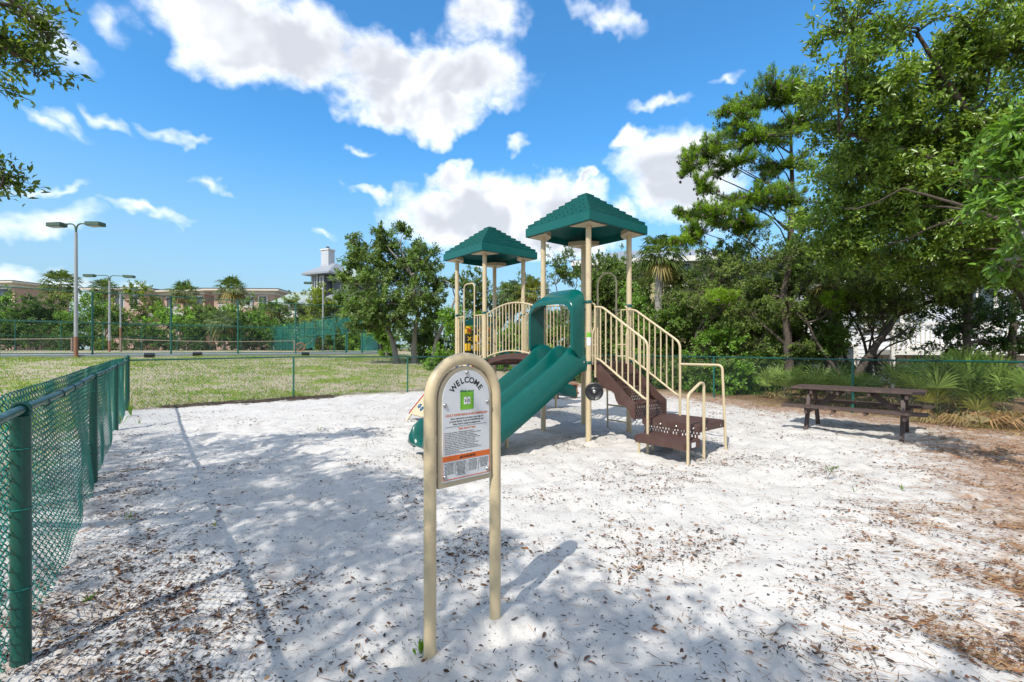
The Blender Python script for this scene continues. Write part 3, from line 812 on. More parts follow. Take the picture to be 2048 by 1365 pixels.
# ---- decks and bridge
def deck(y0):
    mb = MB(); mb.box((S / 2, y0 + S / 2, DZ - .02), (S - .1, S - .1, .05))
    for (cx, cy, sx, sy) in ((S / 2, y0 + .02, S - .1, .03), (S / 2, y0 + S - .02, S - .1, .03), (.02, y0 + S / 2, .03, S - .1), (S - .02, y0 + S / 2, .03, S - .1)):
        mb.box((cx, cy, DZ - .05), (sx, sy, .11))
    pg(mb, 'deck', 'brown', bevel=.006)
deck(0); deck(T2)
def arch_z(t, z, a): return z + a * math.sin(math.pi * t)
def bridge():
    ya, yb = S + .02, T2 - .02; n = 14
    br = None
    for k in range(n):
        t = (k + .5) / n; t0, t1 = k / n, (k + 1) / n
        y0, y1 = ya + (yb - ya) * t0 + .004, ya + (yb - ya) * t1 - .004
        mb = MB(); mb.bar((S / 2, y0, arch_z(t0, DZ, .13)), (S / 2, y1, arch_z(t1, DZ, .13)), S - .14, .035)
        o = pg(mb, 'bridge_plank', 'brown', smooth=False)
    for x in (.055, S - .055):
        mb = MB()
        for k in range(n):
            t0, t1 = k / n, (k + 1) / n
            mb.bar((x, ya + (yb - ya) * t0, arch_z(t0, DZ - .035, .13)), (x, ya + (yb - ya) * t1, arch_z(t1, DZ - .035, .13)), .03, .10)
        pg(mb, 'bridge_beam', 'brown')
    for x in (.02, S - .02):
        top = [(x, ya + (yb - ya) * k / 16, arch_z(k / 16, 2.14, .175)) for k in range(17)]
        bot = [(x, ya + (yb - ya) * k / 16, arch_z(k / 16, 1.285, .13)) for k in range(17)]
        bot[0] = (x, ya + .05, 1.285); bot[-1] = (x, yb - .05, 1.285)
        pts = top[:1] + top[1:-1] + top[-1:]
        rl = pg(MB().tube(top, .0165, 8), 'bridge_rail', 'tan'); pg(MB().tube(bot, .0145, 8), 'bridge_rail', 'tan')
        for k in range(17):
            t = (k + .6) / 17.2
            y = ya + (yb - ya) * t
            pg(MB().tube([(x, y, arch_z(t, 1.285, .13)), (x, y, arch_z(t, 2.14, .175))], .0105 if 0 < k < 16 else .0145, 8), 'baluster', 'tan')
bridge()

# ---- slide with hood
def slide():
    W0, W1 = -.01, S + .01
    half = [(.0, -.15), (-.012, -.07), (.02, .06), (.075, .17), (.11, .222), (.13, .23), (.15, .215), (.195, .10), (.235, .015), (.285, -.022), (.35, -.026), (.405, .0), (.445, .085), (.485, .185), (.505, .207)]
    prof = half + [(.515, .21)] + [(1.03 - y, h) for (y, h) in half[::-1]] + [(.97, -.06), (.72, -.05), (.30, -.05), (.06, -.06)]
    path = [(0.03, 1.26, 1.0), (-.05, 1.262, 1.12), (-.14, 1.25, 1.22), (-.24, 1.215, 1.15), (-.36, 1.15, 1.0), (-.55, 1.035, .95), (-.9, .825, .95), (-1.25, .62, .95), (-1.55, .45, .95), (-1.75, .345, .97), (-1.92, .285, 1.0),
            (-2.1, .255, 1.05), (-2.3, .245, 1.1), (-2.42, .235, 1.05), (-2.50, .222, .85), (-2.55, .20, .5), (-2.575, .165, .2)]
    vs = []; n = len(prof)
    for i, (x, z, w) in enumerate(path):
        a = Vector((path[max(i - 1, 0)][0], path[max(i - 1, 0)][1])); b = Vector((path[min(i + 1, len(path) - 1)][0], path[min(i + 1, len(path) - 1)][1]))
        d = (b - a).normalized(); nx, nz = (d.y, -d.x)
        if nz < 0: nx, nz = -nx, -nz
        for (y, h) in prof:
            hh = h * w if h > .03 else h
            yy = y
            if i >= len(path) - 3: yy = .515 + (y - .515) * (1 - .018 * (i - len(path) + 4))
            vs.append((x + nx * hh * .8, yy, z + nz * hh))
    fs = []
    for i in range(len(path) - 1):
        for k in range(n): fs.append((i * n + k, i * n + (k + 1) % n, (i + 1) * n + (k + 1) % n, (i + 1) * n + k))
    fs.append(tuple(range(n))); fs.append(tuple((len(path) - 1) * n + k for k in range(n - 1, -1, -1)))
    so = pg(MB().add(vs, fs), 'slide', 'green', angle=60)
    pg(MB().tube([(-1.22, S / 2, -.2), (-1.22, S / 2, .60)], .03, 10), 'slide_leg', 'tan', so)
    pg(MB().tube([(-2.15, S / 2, -.2), (-2.15, S / 2, .22)], .03, 10), 'slide_leg', 'tan', so)
slide()

def hood():
    def arc(xf, zb, zs, za, hwid, half):
        pts = [(xf, .515 + hwid, zb)]
        for k in range(1, 5): pts.append((xf, .515 + hwid, zb + (zs - .1 - zb) * k / 4))
        N_ = 18
        for k in range(N_ + 1):
            a = math.pi * k / N_
            ex = .45
            cx = math.copysign(abs(math.cos(a)) ** ex, math.cos(a)); sx = abs(math.sin(a)) ** .62
            pts.append((xf, .515 + hwid * cx, zs - .08 + (za - zs + .08) * sx))
        for k in range(3, -1, -1): pts.append((xf, .515 - hwid, zb + (zs - .1 - zb) * k / 4))
        pts.append((xf, .515 - hwid, zb - .0001))
        return pts
    fo = arc(-.345, 1.44, 1.98, 2.21, .505, 0); fi = arc(-.350, 1.44, 1.95, 2.150, .455, 0)
    fo2 = arc(-.315, 1.42, 2.005, 2.245, .515, 0)
    bo = arc(-.05, 1.17, 2.13, 2.405, .485, 0); bi = arc(-.05, 1.17, 2.09, 2.35, .445, 0)
    rings = [fi, fo, fo2, bo, bi]; n = len(fo); vs = [p for r_ in rings for p in r_]; fs = []
    for i in range(5):
        j = (i + 1) % 5
        for k in range(n - 1): fs.append((i * n + k, i * n + k + 1, j * n + k + 1, j * n + k))
    for e in (0, n - 1): fs.append(tuple(i * n + e for i in range(5)))
    ho = pg(MB().add(vs, fs), 'slide_hood', 'green', angle=50)
    for y in (.04, S - .04):
        pg(MB().box((-.03, y, 1.24), (.16, .06, .13)), 'hood_bracket', 'green', ho, bevel=.01)
        pg(MB().lathe([(.018, 0), (.018, .008), (.01, .014)], 10, (-.1, y - .034, 1.24), Matrix.Rotation(R(90), 3, 'X')), 'bolt', 'steel', ho)
hood()

# ---- stairs, transfer steps and their rails (they run towards -y)
def slotted(mb, x0, x1, y, z0, z1, cols, rows, th=.012):
    dz = (z1 - z0) / rows; dx = (x1 - x0) / cols
    for r_ in range(rows + 1): mb.box(((x0 + x1) / 2, y, z0 + dz * r_), (x1 - x0, th, .012))
    for r_ in range(rows):
        o = .5 * (r_ % 2)
        for c in range(cols + 1):
            x = x0 + dx * (c + o)
            if x <= x1: mb.box((x, y, z0 + dz * (r_ + .5)), (dx * .52, th * .92, dz))
def stairs():
    st_x0, st_x1 = .15, .95
    for k, (w0, w1, z) in enumerate(((.0, .24, 1.045), (.22, .47, .84), (.45, .98, .63))):
        w1_ = w1 if k < 2 else .72
        mb = MB(); mb.box(((st_x0 + st_x1) / 2, -(w0 + w1_) / 2 - .02, z), (st_x1 - st_x0 - .03, w1_ - w0, .03))
        pg(mb, 'stair_tread', 'brown', bevel=.006)
    for k, (w, za, zb) in enumerate(((.02, 1.06, 1.19), (.235, .86, 1.03), (.475, .65, .825), (.735, .43, .615))):
        mb = MB(); slotted(mb, st_x0 + .03, st_x1 - .03, -w - .012, za, zb, 17, 4); pg(mb, 'riser', 'brown', smooth=False)
    for x in (st_x0, st_x1):                                                # wavy stringers
        top = [(.0, 1.22), (.10, 1.20), (.22, 1.10), (.34, 1.0), (.46, .90), (.58, .79), (.70, .70), (.76, .66)]
        bot = [(.76, .40), (.70, .44), (.66, .54), (.58, .60), (.47, .61), (.42, .67), (.38, .78), (.28, .83), (.16, .84), (.10, .92), (.05, 1.0), (.0, 1.02)]
        mb = MB(); mb.prism([(x - .012, -w, z) for (w, z) in top + bot], (.024, 0, 0))
        pg(mb, 'stringer', 'brown', smooth=False)
    # square platform and the low first step
    def plat(name, x0, x1, y0, y1, z, leg, slots):
        mb = MB(); mb.box(((x0 + x1) / 2, (y0 + y1) / 2, z), (x1 - x0, y1 - y0, .03))
        for (cx, cy, sx, sy) in (((x0 + x1) / 2, y0 + .012, x1 - x0, .022), ((x0 + x1) / 2, y1 - .012, x1 - x0, .022), (x0 + .012, (y0 + y1) / 2, .022, y1 - y0 - .05), (x1 - .012, (y0 + y1) / 2, .022, y1 - y0 - .05)):
            mb.box((cx, cy, z - .045), (sx, sy, .08))
        return pg(mb, name, 'brown', bevel=.005)
    p = plat('platform', .34, 1.06, -1.64, -.74, .42, 0, 0)
    for (x, y) in ((.328, -1.55), (.328, -1.3), (.328, -1.05), (.328, -.85)):
        pg(MB().lathe([(.016, 0), (.016, .006), (.008, .012)], 10, (x + .008, y, .375), Matrix.Rotation(R(-90), 3, 'Y')), 'bolt', 'steel', p)
    for (x, y) in ((.5, -1.648), (.9, -1.648)):
        pg(MB().lathe([(.014, 0), (.014, .006), (.007, .012)], 10, (x, y + .006, .375), Matrix.Rotation(R(90), 3, 'X')), 'bolt', 'steel', p)
    mb = MB()
    m2 = MB(); slotted(m2, -1.62, -.78, 0, .20, .40, 18, 4)
    mb.add([(.352 - y, x, z) for (x, y, z) in m2.v], m2.f)
    pg(mb, 'slotted_riser', 'brown', p, smooth=False)
    p2 = plat('low_step', -.06, .335, -1.66, -.90, .235, 0, 0)
    pg(MB().box((.14, -1.667, .2), (.09, .006, .06)), 'white_sticker', 'paper', p2)
    for (x, y, z) in ((-.03, -.95, .2), (.30, -.95, .2), (1.02, -.80, .40)):
        pg(MB().tube([(x, y, -.2), (x, y, z)], .018, 10), 'step_leg', 'tan')
    # handrails
    for x, zt in ((.125, 0), (.965, 0)):
        top = fillet([(x, -.02, 2.10), (x, -.16, 2.10), (x, -.985, 1.545), (x, -.985, -.2)], .09, 6)
        h = pg(MB().tube(top, .0185, 10), 'handrail', 'tan')
        bot = fillet([(x, -.03, 1.30), (x, -.12, 1.28), (x, -.93, .745), (x, -.985, .735)], .05, 5)
        pg(MB().tube(bot, .0165, 8), 'lower_rail', 'tan')
        pg(MB().tube([(x, -.03, 1.0), (x, -.03, 2.10)], .0165, 8), 'rail_post', 'tan')
        for k in range(1, 9):
            w = -.03 + -.955 * k / 9.2
            zt_ = 2.10 if -w < .16 else 2.10 - (-w - .16) / .825 * .555
            zb_ = 1.28 if -w < .12 else 1.28 - (-w - .12) / .81 * .535
            pg(MB().tube([(x, w, zb_), (x, w, zt_)], .0115, 8), 'baluster', 'tan')
    pg(MB().tube(fillet([(.965, -.985, 1.215), (1.04, -1.6, 1.215), (1.045, -1.66, -.2)], .07, 6), .0185, 10), 'grab_rail', 'tan')
    pg(MB().tube(fillet([(-.015, -1.675, -.2), (-.015, -1.675, .86), (.30, -1.675, 1.005), (.385, -1.675, .985), (.385, -1.675, -.2)], .06, 6), .0185, 10), 'grab_loop', 'tan')
    # entry loops at the deck edge
    for x0, x1 in ((.065, .115), (S - .105, S - .055)):
        c = (x0 + x1) / 2
        pg(MB().tube(fillet([(x0, .0, 2.165), (x0 + (.05 if x0 < .5 else 0), -.03, 2.15), (c + .02, -.03, 1.78), (c - .02, -.02, 1.70), (c - .02, -.02, 1.2)], .04, 5), .0145, 8), 'entry_loop', 'tan')
stairs()

# ---- far side of the tall tower: arch climber with ladder, half loops
def climber():
    x = S + .04
    pts = [(x, .30, 1.24)] + [(x, .51 - .21 * math.cos(math.pi * k / 14), 2.60 + .21 * math.sin(math.pi * k / 14)) for k in range(15)] + [(x, .72, 1.24)]
    pg(MB().tube(pts, .0165, 10), 'climber_arch', 'tan')
    for y0, y1 in ((.06, .30), (.72, .97)):
        pg(MB().tube(fillet([(x - .02, y0, 2.12), (x - .02, y1, 2.12)], .05), .0135, 8), 'panel_rail', 'tan')
        pg(MB().tube(fillet([(x - .02, y0, 1.52), (x - .02, y1 - .02, 1.52), (x - .02, y1 - .0, 1.42), (x - .02, y1 - .02, 1.32), (x - .02, y0, 1.32)], .06), .0135, 8), 'panel_loop', 'tan')
        pg(MB().tube([(x - .02, (y0 + y1) / 2, 1.3), (x - .02, (y0 + y1) / 2, 2.12)], .0115, 8), 'baluster', 'tan')
    xl = S + .36
    for y in (.26, .76): pg(MB().tube(fillet([(x, y, 1.2), (x + .2, y, 1.1), (xl, y, .75), (xl + .02, y, -.2)], .15), .0165, 8), 'ladder_rail', 'tan')
    for z in (.12, .40, .68): pg(MB().tube([(xl + .01, .26, z), (xl + .01, .76, z)], .0145, 8), 'ladder_rung', 'tan')
climber()

# ---- small tower panels
def tower2():
    x = .0; y0, y1 = T2 + .075, T2 + S - .075
    fr = fillet([(x, (y0 + y1) / 2 - .05, 1.29), (x, y0, 1.29), (x, y0, 2.14)], .07, 5)
    pg(MB().tube(fr, .0155, 8), 'panel_frame', 'tan'); pg(MB().tube(fillet([(x, (y0 + y1) / 2 - .05, 1.29), (x, y1, 1.29), (x, y1, 2.10)], .07, 5), .0155, 8), 'panel_frame', 'tan')
    la, lb = T2 + .33, T2 + .72
    pg(MB().tube(fillet([(x - .02, la, 1.29), (x - .02, la, 2.82), (x - .02, lb, 2.82), (x - .02, lb, 1.29)], .11, 6), .0155, 8), 'tall_loop', 'tan')
    for a, b in ((y0, la), (lb, y1)):
        pg(MB().tube([(x, a, 2.14), (x, b, 2.14)], .0145, 8), 'panel_rail', 'tan')
    for y in (y0 + .09, y0 + .175, y1 - .09, y1 - .18): pg(MB().tube([(x, y, 1.29), (x, y, 2.14)], .0105, 8), 'baluster', 'tan')
    # tic-tac-toe panel on the far side
    yb = T2 + S - .01; x0, x1 = .09, .94
    pn = pg(MB().box(((x0 + x1) / 2, yb, 1.34), (x1 - x0, .07, .10)), 'game_panel', 'green', bevel=.02)
    roof = []
    for k in range(13):
        t = k / 12; roof.append((x0 - .03 + (x1 - x0 + .06) * t, yb - .05, 2.02 + .10 * math.sin(math.pi * t)))
    mb = MB(); mb.prism(roof + [(x1 + .03, yb - .05, 1.98), (x0 - .03, yb - .05, 1.98)], (0, .10, 0)); pg(mb, 'panel_roof', 'green_roof', pn, bevel=.008)
    for xx in (x0 + .02, x1 - .02): pg(MB().box((xx, yb, 1.68), (.05, .06, .62)), 'panel_side', 'green', pn, bevel=.01)
    for i in range(3):
        xx = x0 + .17 + i * (x1 - x0 - .34) / 2
        pg(MB().tube([(xx, yb, 1.38), (xx, yb, 2.0)], .012, 8), 'spindle', 'tan', pn)
        for j in range(3):
            z = 1.48 + j * .19
            c = pg(MB().lathe([(.078, -.082), (.09, -.07), (.09, .07), (.078, .082)], 16, (xx, yb, z)), 'spinner', 'yellow' if (i + j) % 2 == 0 or j == 0 else 'black', pn)
            m2 = MB(); m2.bar((xx - .045, yb - .092, z - .045), (xx + .045, yb - .092, z + .045), .012, .022); m2.bar((xx - .045, yb - .091, z + .045), (xx + .045, yb - .091, z - .045), .012, .022)
            if j: pg(m2, 'cross_mark', 'red' if (i + j) % 2 == 0 else 'yellow', pn, smooth=False)
    # climbing wall with holds
    a0, a1 = T2 + .16, T2 + S + .05
    top, bot = Vector((-.06, 0, 1.2)), Vector((-1.10, 0, .10))
    d = (bot - top).normalized(); nrm = Vector((d.z, 0, -d.x)); nrm = -nrm if nrm.z < 0 else nrm
    mb = MB(); mb.prism([top + Vector((0, a0, 0)), top + Vector((0, a1, 0)), bot + Vector((0, a1, 0)), bot + Vector((0, a0, 0))], nrm * .03)
    wl = pg(mb, 'climbing_wall', 'tan', smooth=False)
    for y in (a0 - .012, a1 + .012): pg(MB().bar(top + Vector((0, y, 0)) + nrm * .02, bot + Vector((0, y, 0)) + nrm * .02, .016, .05, up=nrm), 'red_edge', 'red', wl)
    for y in (a0 + .04, a1 - .03): pg(MB().tube([bot + Vector((0, y, 0)) - d * .1, bot + d * .32 + Vector((0, y, 0))], .022, 8), 'wall_leg', 'tan', wl)
    rr = random.Random(3)
    for i in range(4):
        for j in range(5):
            q = top.lerp(bot, .12 + j * .19 + rr.uniform(-.03, .03)) + Vector((0, a0 + .13 + i * .21 + rr.uniform(-.04, .04), 0)) + nrm * .03
            rot = Matrix((d, Vector((0, 1, 0)), nrm)).transposed()
            mb = MB(); mb.lathe([(.045, -.004), (.046, .012), (.034, .032), (.012, .042)], 9, (0, 0, 0)); mb.v = [tuple(rot @ Vector((p[0] * 1.25, p[1] * .8, p[2])) + q) for p in mb.v]
            pg(mb, 'climbing_hold', 'holdblue', wl)
    # rear chute from the small tower
    prof = [(-.30, -.03), (-.33, .12), (-.325, .22), (-.30, .235), (-.27, .2), (-.22, .05), (-.12, .0), (.12, .0), (.22, .05), (.27, .2), (.30, .235), (.325, .22), (.33, .12), (.30, -.03)]
    path = [(S - .02, 1.25), (S + .15, 1.2), (S + .5, .97), (S + .9, .68), (S + 1.2, .48), (S + 1.45, .38), (S + 1.7, .35), (S + 1.85, .33), (S + 1.9, .28)]
    vs = []; n = len(prof)
    for i, (xx, z) in enumerate(path):
        w = 1.0 if i < len(path) - 2 else (.8, .3)[i - len(path) + 2]
        for (y, h) in prof: vs.append((xx, T2 + S / 2 + y, z + (h * w if h > 0 else h)))
    fs = [(i * n + k, i * n + (k + 1) % n, (i + 1) * n + (k + 1) % n, (i + 1) * n + k) for i in range(len(path) - 1) for k in range(n)]
    fs += [tuple(range(n)), tuple((len(path) - 1) * n + k for k in range(n - 1, -1, -1))]
    rs = pg(MB().add(vs, fs), 'rear_slide', 'green', angle=60)
    pg(MB().tube([(S + 1.5, T2 + S / 2, -.2), (S + 1.5, T2 + S / 2, .37)], .03, 10), 'slide_leg', 'tan', rs)
tower2()

# ---- steering wheel and safety label on the front post
def wheel():
    c = Vector((.045, -.075, .79)); rz = math.atan2(-.98, -.16) - math.atan2(U[1], U[0])       # faces the viewer's side
    nrm = Vector((math.cos(rz), math.sin(rz), 0))
    rot = nrm.to_track_quat('Z', 'Y').to_matrix(); c = c + nrm * .03
    w = pg(MB().lathe([(.135, -.012), (.142, .0), (.139, .014), (.126, .020), (.112, .010), (.07, .000), (.045, .012), (.04, .026)], 32, c, rot), 'play_wheel', 'black', angle=25)
    for k in range(3):
        a = k * 2 * math.pi / 3 + .5
        p0 = c + rot @ Vector((math.cos(a) * .04, math.sin(a) * .04, .014)); p1 = c + rot @ Vector((math.cos(a) * .125, math.sin(a) * .125, .016))
        pg(MB().bar(p0, p1, .02, .014, up=nrm), 'spoke', 'black', w)
    pg(MB().lathe([(.024, .024), (.024, .032), (.014, .038)], 16, c, rot), 'hub_bolt', 'steel', w)
    pg(MB().tube([c - nrm * .01, (.0, .0, .79)], .02, 8), 'axle', 'tan', w)
    # curved label
    for z0, z1, m in ((1.63, 1.70, 'lime'), (1.50, 1.628, 'paper')):
        vs = []; n = 9
        for k in range(n):
            a = rz + R(10) + (k / (n - 1) - .5) * 1.7
            vs += [((PR + .0015) * math.cos(a), (PR + .0015) * math.sin(a), z0), ((PR + .0015) * math.cos(a), (PR + .0015) * math.sin(a), z1)]
        pg(MB().add(vs, [(2 * k, 2 * k + 2, 2 * k + 3, 2 * k + 1) for k in range(n - 1)]), 'safety_label', m)
wheel()

# small perforated brown bench beyond the slide
def low_bench():
    root = empty('perforated_bench', (1.62, 13.2, 0), R(20), 'low rust brown perforated bench seen beneath the slide on the far sand', 'bench')
    mb = MB(); slotted(mb, -.32, .32, 0, .14, .26, 8, 2); mb.build('apron', M['rust'], root, smooth=False)
    MB().box((0, .2, .42), (.66, .42, .035)).build('seat', M['rust'], root, bevel=.006)
    for x in (-.3, .3):
        MB().box((x, .2, .2), (.04, .3, .42)).build('leg', M['rust'], root)
low_bench()

# ================================================================== WELCOME SIGN  (local x along the sign, -y faces the reader)
SG = empty('welcome_sign', (-0.237, 2.288, 0), math.atan2(0.656, 0.755), 'tan arched welcome sign with white rules panel standing in the sand in front', 'sign')
def text_mesh(body, size, material, parent, name, x=0, z=0, align='CENTER', rot=0.0, bold=0.0, y=-.0, sx=1.0, depth=0.0):
    cu = bpy.data.curves.new('t', 'FONT'); cu.body = body; cu.size = size; cu.align_x = align; cu.offset = bold; cu.resolution_u = 3 if size > .012 else 1
    ob = bpy.data.objects.new('t', cu); COL.objects.link(ob)
    bpy.context.view_layer.update()
    me = bpy.data.meshes.new_from_object(ob.evaluated_get(bpy.context.evaluated_depsgraph_get()))
    COL.objects.unlink(ob); bpy.data.objects.remove(ob); bpy.data.curves.remove(cu)
    ca, sa = math.cos(rot), math.sin(rot)
    for v in me.vertices:
        px, pz = v.co.x * sx, v.co.y
        v.co = (x + px * ca - pz * sa, y, z + px * sa + pz * ca)
    me.materials.clear(); me.materials.append(M[material]); me.name = name
    return link_mesh(name, me, parent)

def sign():
    rt, hw, zc = .030, .196, 1.205
    pts = [(-hw, 0, -.3), (-hw, 0, .4), (-hw, 0, zc - .02)] + [(-hw * math.cos(math.pi * k / 24), 0, zc + hw * math.sin(math.pi * k / 24)) for k in range(25)] + [(hw, 0, zc - .02), (hw, 0, .4), (hw, 0, -.3)]
    MB().tube(pts, rt, 20).build('arch_tube', M['tan'], SG)
    def arch_poly(h, zb, zc_, y, n=24):
        return [(-h, y, zb)] + [(-h * math.cos(math.pi * k / n), y, zc_ + h * math.sin(math.pi * k / n)) for k in range(n + 1)] + [(h, y, zb)]
    MB().prism(arch_poly(hw - rt - .006, .785, zc, -.014), (0, .022, 0)).build('backing_plate', M['tan_sheet'], SG, smooth=False)
    for (x, z) in ((-.168, 1.02), (.168, 1.02), (-.168, .85), (.168, .85), (-.10, 1.345), (.10, 1.345)):
        MB().box((x, 0, z), (.022, .012, .03)).build('weld_tab', M['tan'], SG)
    face = MB().prism(arch_poly(.140, .812, 1.205, -.022), (0, .007, 0)).build('rules_panel', M['white'], SG, smooth=False)
    for (x, z) in ((0, 1.333), (-.128, 1.18), (.128, 1.18), (-.128, .838), (.128, .838)):
        MB().lathe([(.0105, 0), (.0105, .003), (.008, .0065), (.004, .008)], 14, (x, -.0222, z), Matrix.Rotation(R(90), 3, 'X')).build('bolt', M['steel'], SG)
    Y = -.0229
    word = 'WELCOME'; rad = .088; zc2 = 1.196
    adv = [.150, .118, .106, .128, .134, .142, .118]; tot = sum(adv); a = 0
    span = R(122)
    for ch, w in zip(word, adv):
        t = (a + w / 2) / tot; a += w
        th = R(90) + span / 2 - span * t
        text_mesh(ch, .040, 'ink', face, 'letter', rad * math.cos(th), zc2 + rad * math.sin(th), rot=th - R(90), bold=.0011, y=Y)
    # age sticker
    st = MB().box((0, Y, 1.197), (.080, .0012, .090)).build('age_sticker', M['lime'], face, smooth=False)
    tuft = MB(); rr = random.Random(2)
    for k in range(11):
        x = -.038 + k * .0074; hh = rr.uniform(.006, .016)
        tuft.add([(x - .004, Y - .001, 1.238), (x + .005, Y - .001, 1.238), (x + rr.uniform(-.002, .003), Y - .001, 1.238 + hh)], [(0, 1, 2)])
        if k < 6:
            z = 1.16 + k * .012
            for s in (-1, 1): tuft.add([(s * .039, Y - .001, z), (s * .039, Y - .001, z + .006), (s * (.030 - .004 * rr.random()), Y - .001, z + .004)], [(0, 1, 2)])
    tuft.build('leaf_print', M['leafprint'], st, smooth=False)
    MB().box((0, Y - .0012, 1.195), (.038, .0008, .036)).build('age_box', M['paper'], st, smooth=False)
    text_mesh('2-12', .0185, 'ink', st, 'age_text', 0, 1.1885, bold=.0009, y=Y - .0019, sx=.9)
    text_mesh('AGES', .005, 'ink', st, 'age_text', 0, 1.206, bold=.0002, y=Y - .0019)
    text_mesh('YEARS', .004, 'ink', st, 'age_text', 0, 1.181, bold=.0002, y=Y - .0019)
    text_mesh('ADULT SUPERVISION IS RECOMMENDED', .0148, 'orange', face, 'heading', 0, 1.124, bold=.00035, y=Y, sx=.94)
    for i, t in enumerate(('Close supervision and smart play help to', 'prevent injuries. Read all WARNINGS and', 'Rules before using the playground.')):
        text_mesh(t, .0118, 'ink', face, 'text_line', 0, 1.108 - i * .0132, bold=.0003, y=Y)
    MB().box((0, Y, 1.074), (.25, .0008, .0009)).build('rule', M['ink'], face, smooth=False)
    text_mesh('"play smart" rules', .0145, 'orange', face, 'heading', 0, 1.0575, bold=.0004, y=Y)
    rules = ('Do not play on broken or damaged equipment. Report it.', 'Do not play without close adult supervision; rules and safe use required.', 'Do not push, shove or crowd others while on equipment.',
             'Be careful: do not play on wet, hot or icy surfaces while playing.', 'Do not use if you are not dressed for play; no loose cords, no scarves.', 'Watch your head: do not run under bridges, decks or slides.',
             'Do not climb equipment that is not designed to be climbed.', 'Do not jump on decks or ladders, or swing on bars or loose ropes.', 'Slide sitting down, feet first, one at a time; keep exits clear.', 'Finally, clean up and make sure the area is free of trash and debris.',
             'Take turns, wait your turn, never push others while going down; hold on', 'with both hands at all times.', 'Keep hands, feet, hair and clothing clear while playing.')
    for i, t in enumerate(rules):
        z = 1.0435 - i * .0083
        text_mesh(t, .0073, 'ink', face, 'text_line', -.128, z, 'LEFT', bold=.00022, y=Y, sx=1.0)
        if i != 11: MB().box((-.134, Y, z + .0025), (.003, .0008, .003)).build('bullet', M['orange'], face, smooth=False)
    MB().box((0, Y + .0002, .9225), (.284, .0010, .026)).build('warning_bar', M['orange'], face, smooth=False)
    text_mesh('WARNING', .0165, 'ink', face, 'warning_text', .012, .9165, bold=.0006, y=Y - .0008)
    tri = MB(); tri.add([(-.045, Y - .0008, .916), (-.027, Y - .0008, .916), (-.036, Y - .0008, .931)], [(0, 1, 2)]); tri.build('warning_triangle', M['ink'], face, smooth=False)
    for (cx, cz, sx, sz) in ((-.1405, .866, .003, .088), (.1405, .866, .003, .088), (0, .8225, .284, .0035)):
        MB().box((cx, Y, cz), (sx, .001, sz)).build('warning_border', M['orange'], face, smooth=False)
    words = ('falls', 'onto', 'hard', 'surfaces', 'may', 'cause', 'serious', 'injury', 'or', 'death', 'hot', 'equipment', 'burns', 'remove', 'helmets', 'and', 'cords', 'check', 'surfacing', 'daily')
    rr = random.Random(9)
    for c in range(4):
        x = -.1045 + c * .0695
        for l in range((9, 11, 9, 8)[c]):
            t = ''
            while len(t) < 17: t += rr.choice(words) + ' '
            text_mesh(t.strip()[:21], .0066, 'ink', face, 'text_line', x, .8985 - l * .0063, bold=.0002, y=Y)
        if c: MB().box((x - .0347, Y, .872), (.0008, .0008, .06)).build('rule', M['ink'], face, smooth=False)
sign()

# ================================================================== PICNIC TABLE
def picnic():
    d = math.atan2(-.70, .714)
    root = empty('picnic_table', (6.10, 8.16, 0), d, 'dark brown wooden picnic table with attached benches in front of the right fence', 'table')
    L = .93
    def plank(name, y, z, w, h, l0, l1, parent=root): return MB().box(((l0 + l1) / 2, y, z), (l1 - l0, w, h)).build(name, M['wood'], parent, bevel=.006)
    for k in range(5): plank('table_plank', -.30 + k * .15, .735 + random.uniform(-.002, .002), .142, .045, -L + random.uniform(-.006, .006), L + random.uniform(-.006, .006))
    for s in (-1, 1):
        for k in range(2): plank('bench_plank', s * (.655 + (k - .5) * .135), .435, .128, .042, -L - .05, L + .05)
    for x in (-.66, .66):
        for s in (-1, 1): MB().bar((x, s * .50, -.05), (x, s * .19, .705), .10, .055, up=(1, 0, 0)).build('leg', M['wood'], root, bevel=.004)
        plank_x = x + .045
        MB().bar((plank_x, -.74, .37), (plank_x, .74, .37), .045, .11).build('seat_beam', M['wood'], root, bevel=.004)
        MB().bar((plank_x, -.34, .668), (plank_x, .34, .668), .045, .085).build('top_beam', M['wood'], root, bevel=.004)
        sg = -1 if x > 0 else 1
        MB().bar((x + sg * .05, 0, .36), (x + sg * .46, 0, .695), .045, .09).build('brace', M['wood'], root, bevel=.004)
    for x in (-.22, .22):
        MB().bar((x, -.34, .672), (x, .34, .672), .045, .075).build('cleat', M['wood'], root, bevel=.004)
        for s in (-1, 1): MB().bar((x, s * .54, .385), (x, s * .77, .385), .04, .055).build('bench_cleat', M['wood'], root, bevel=.004)
picnic()

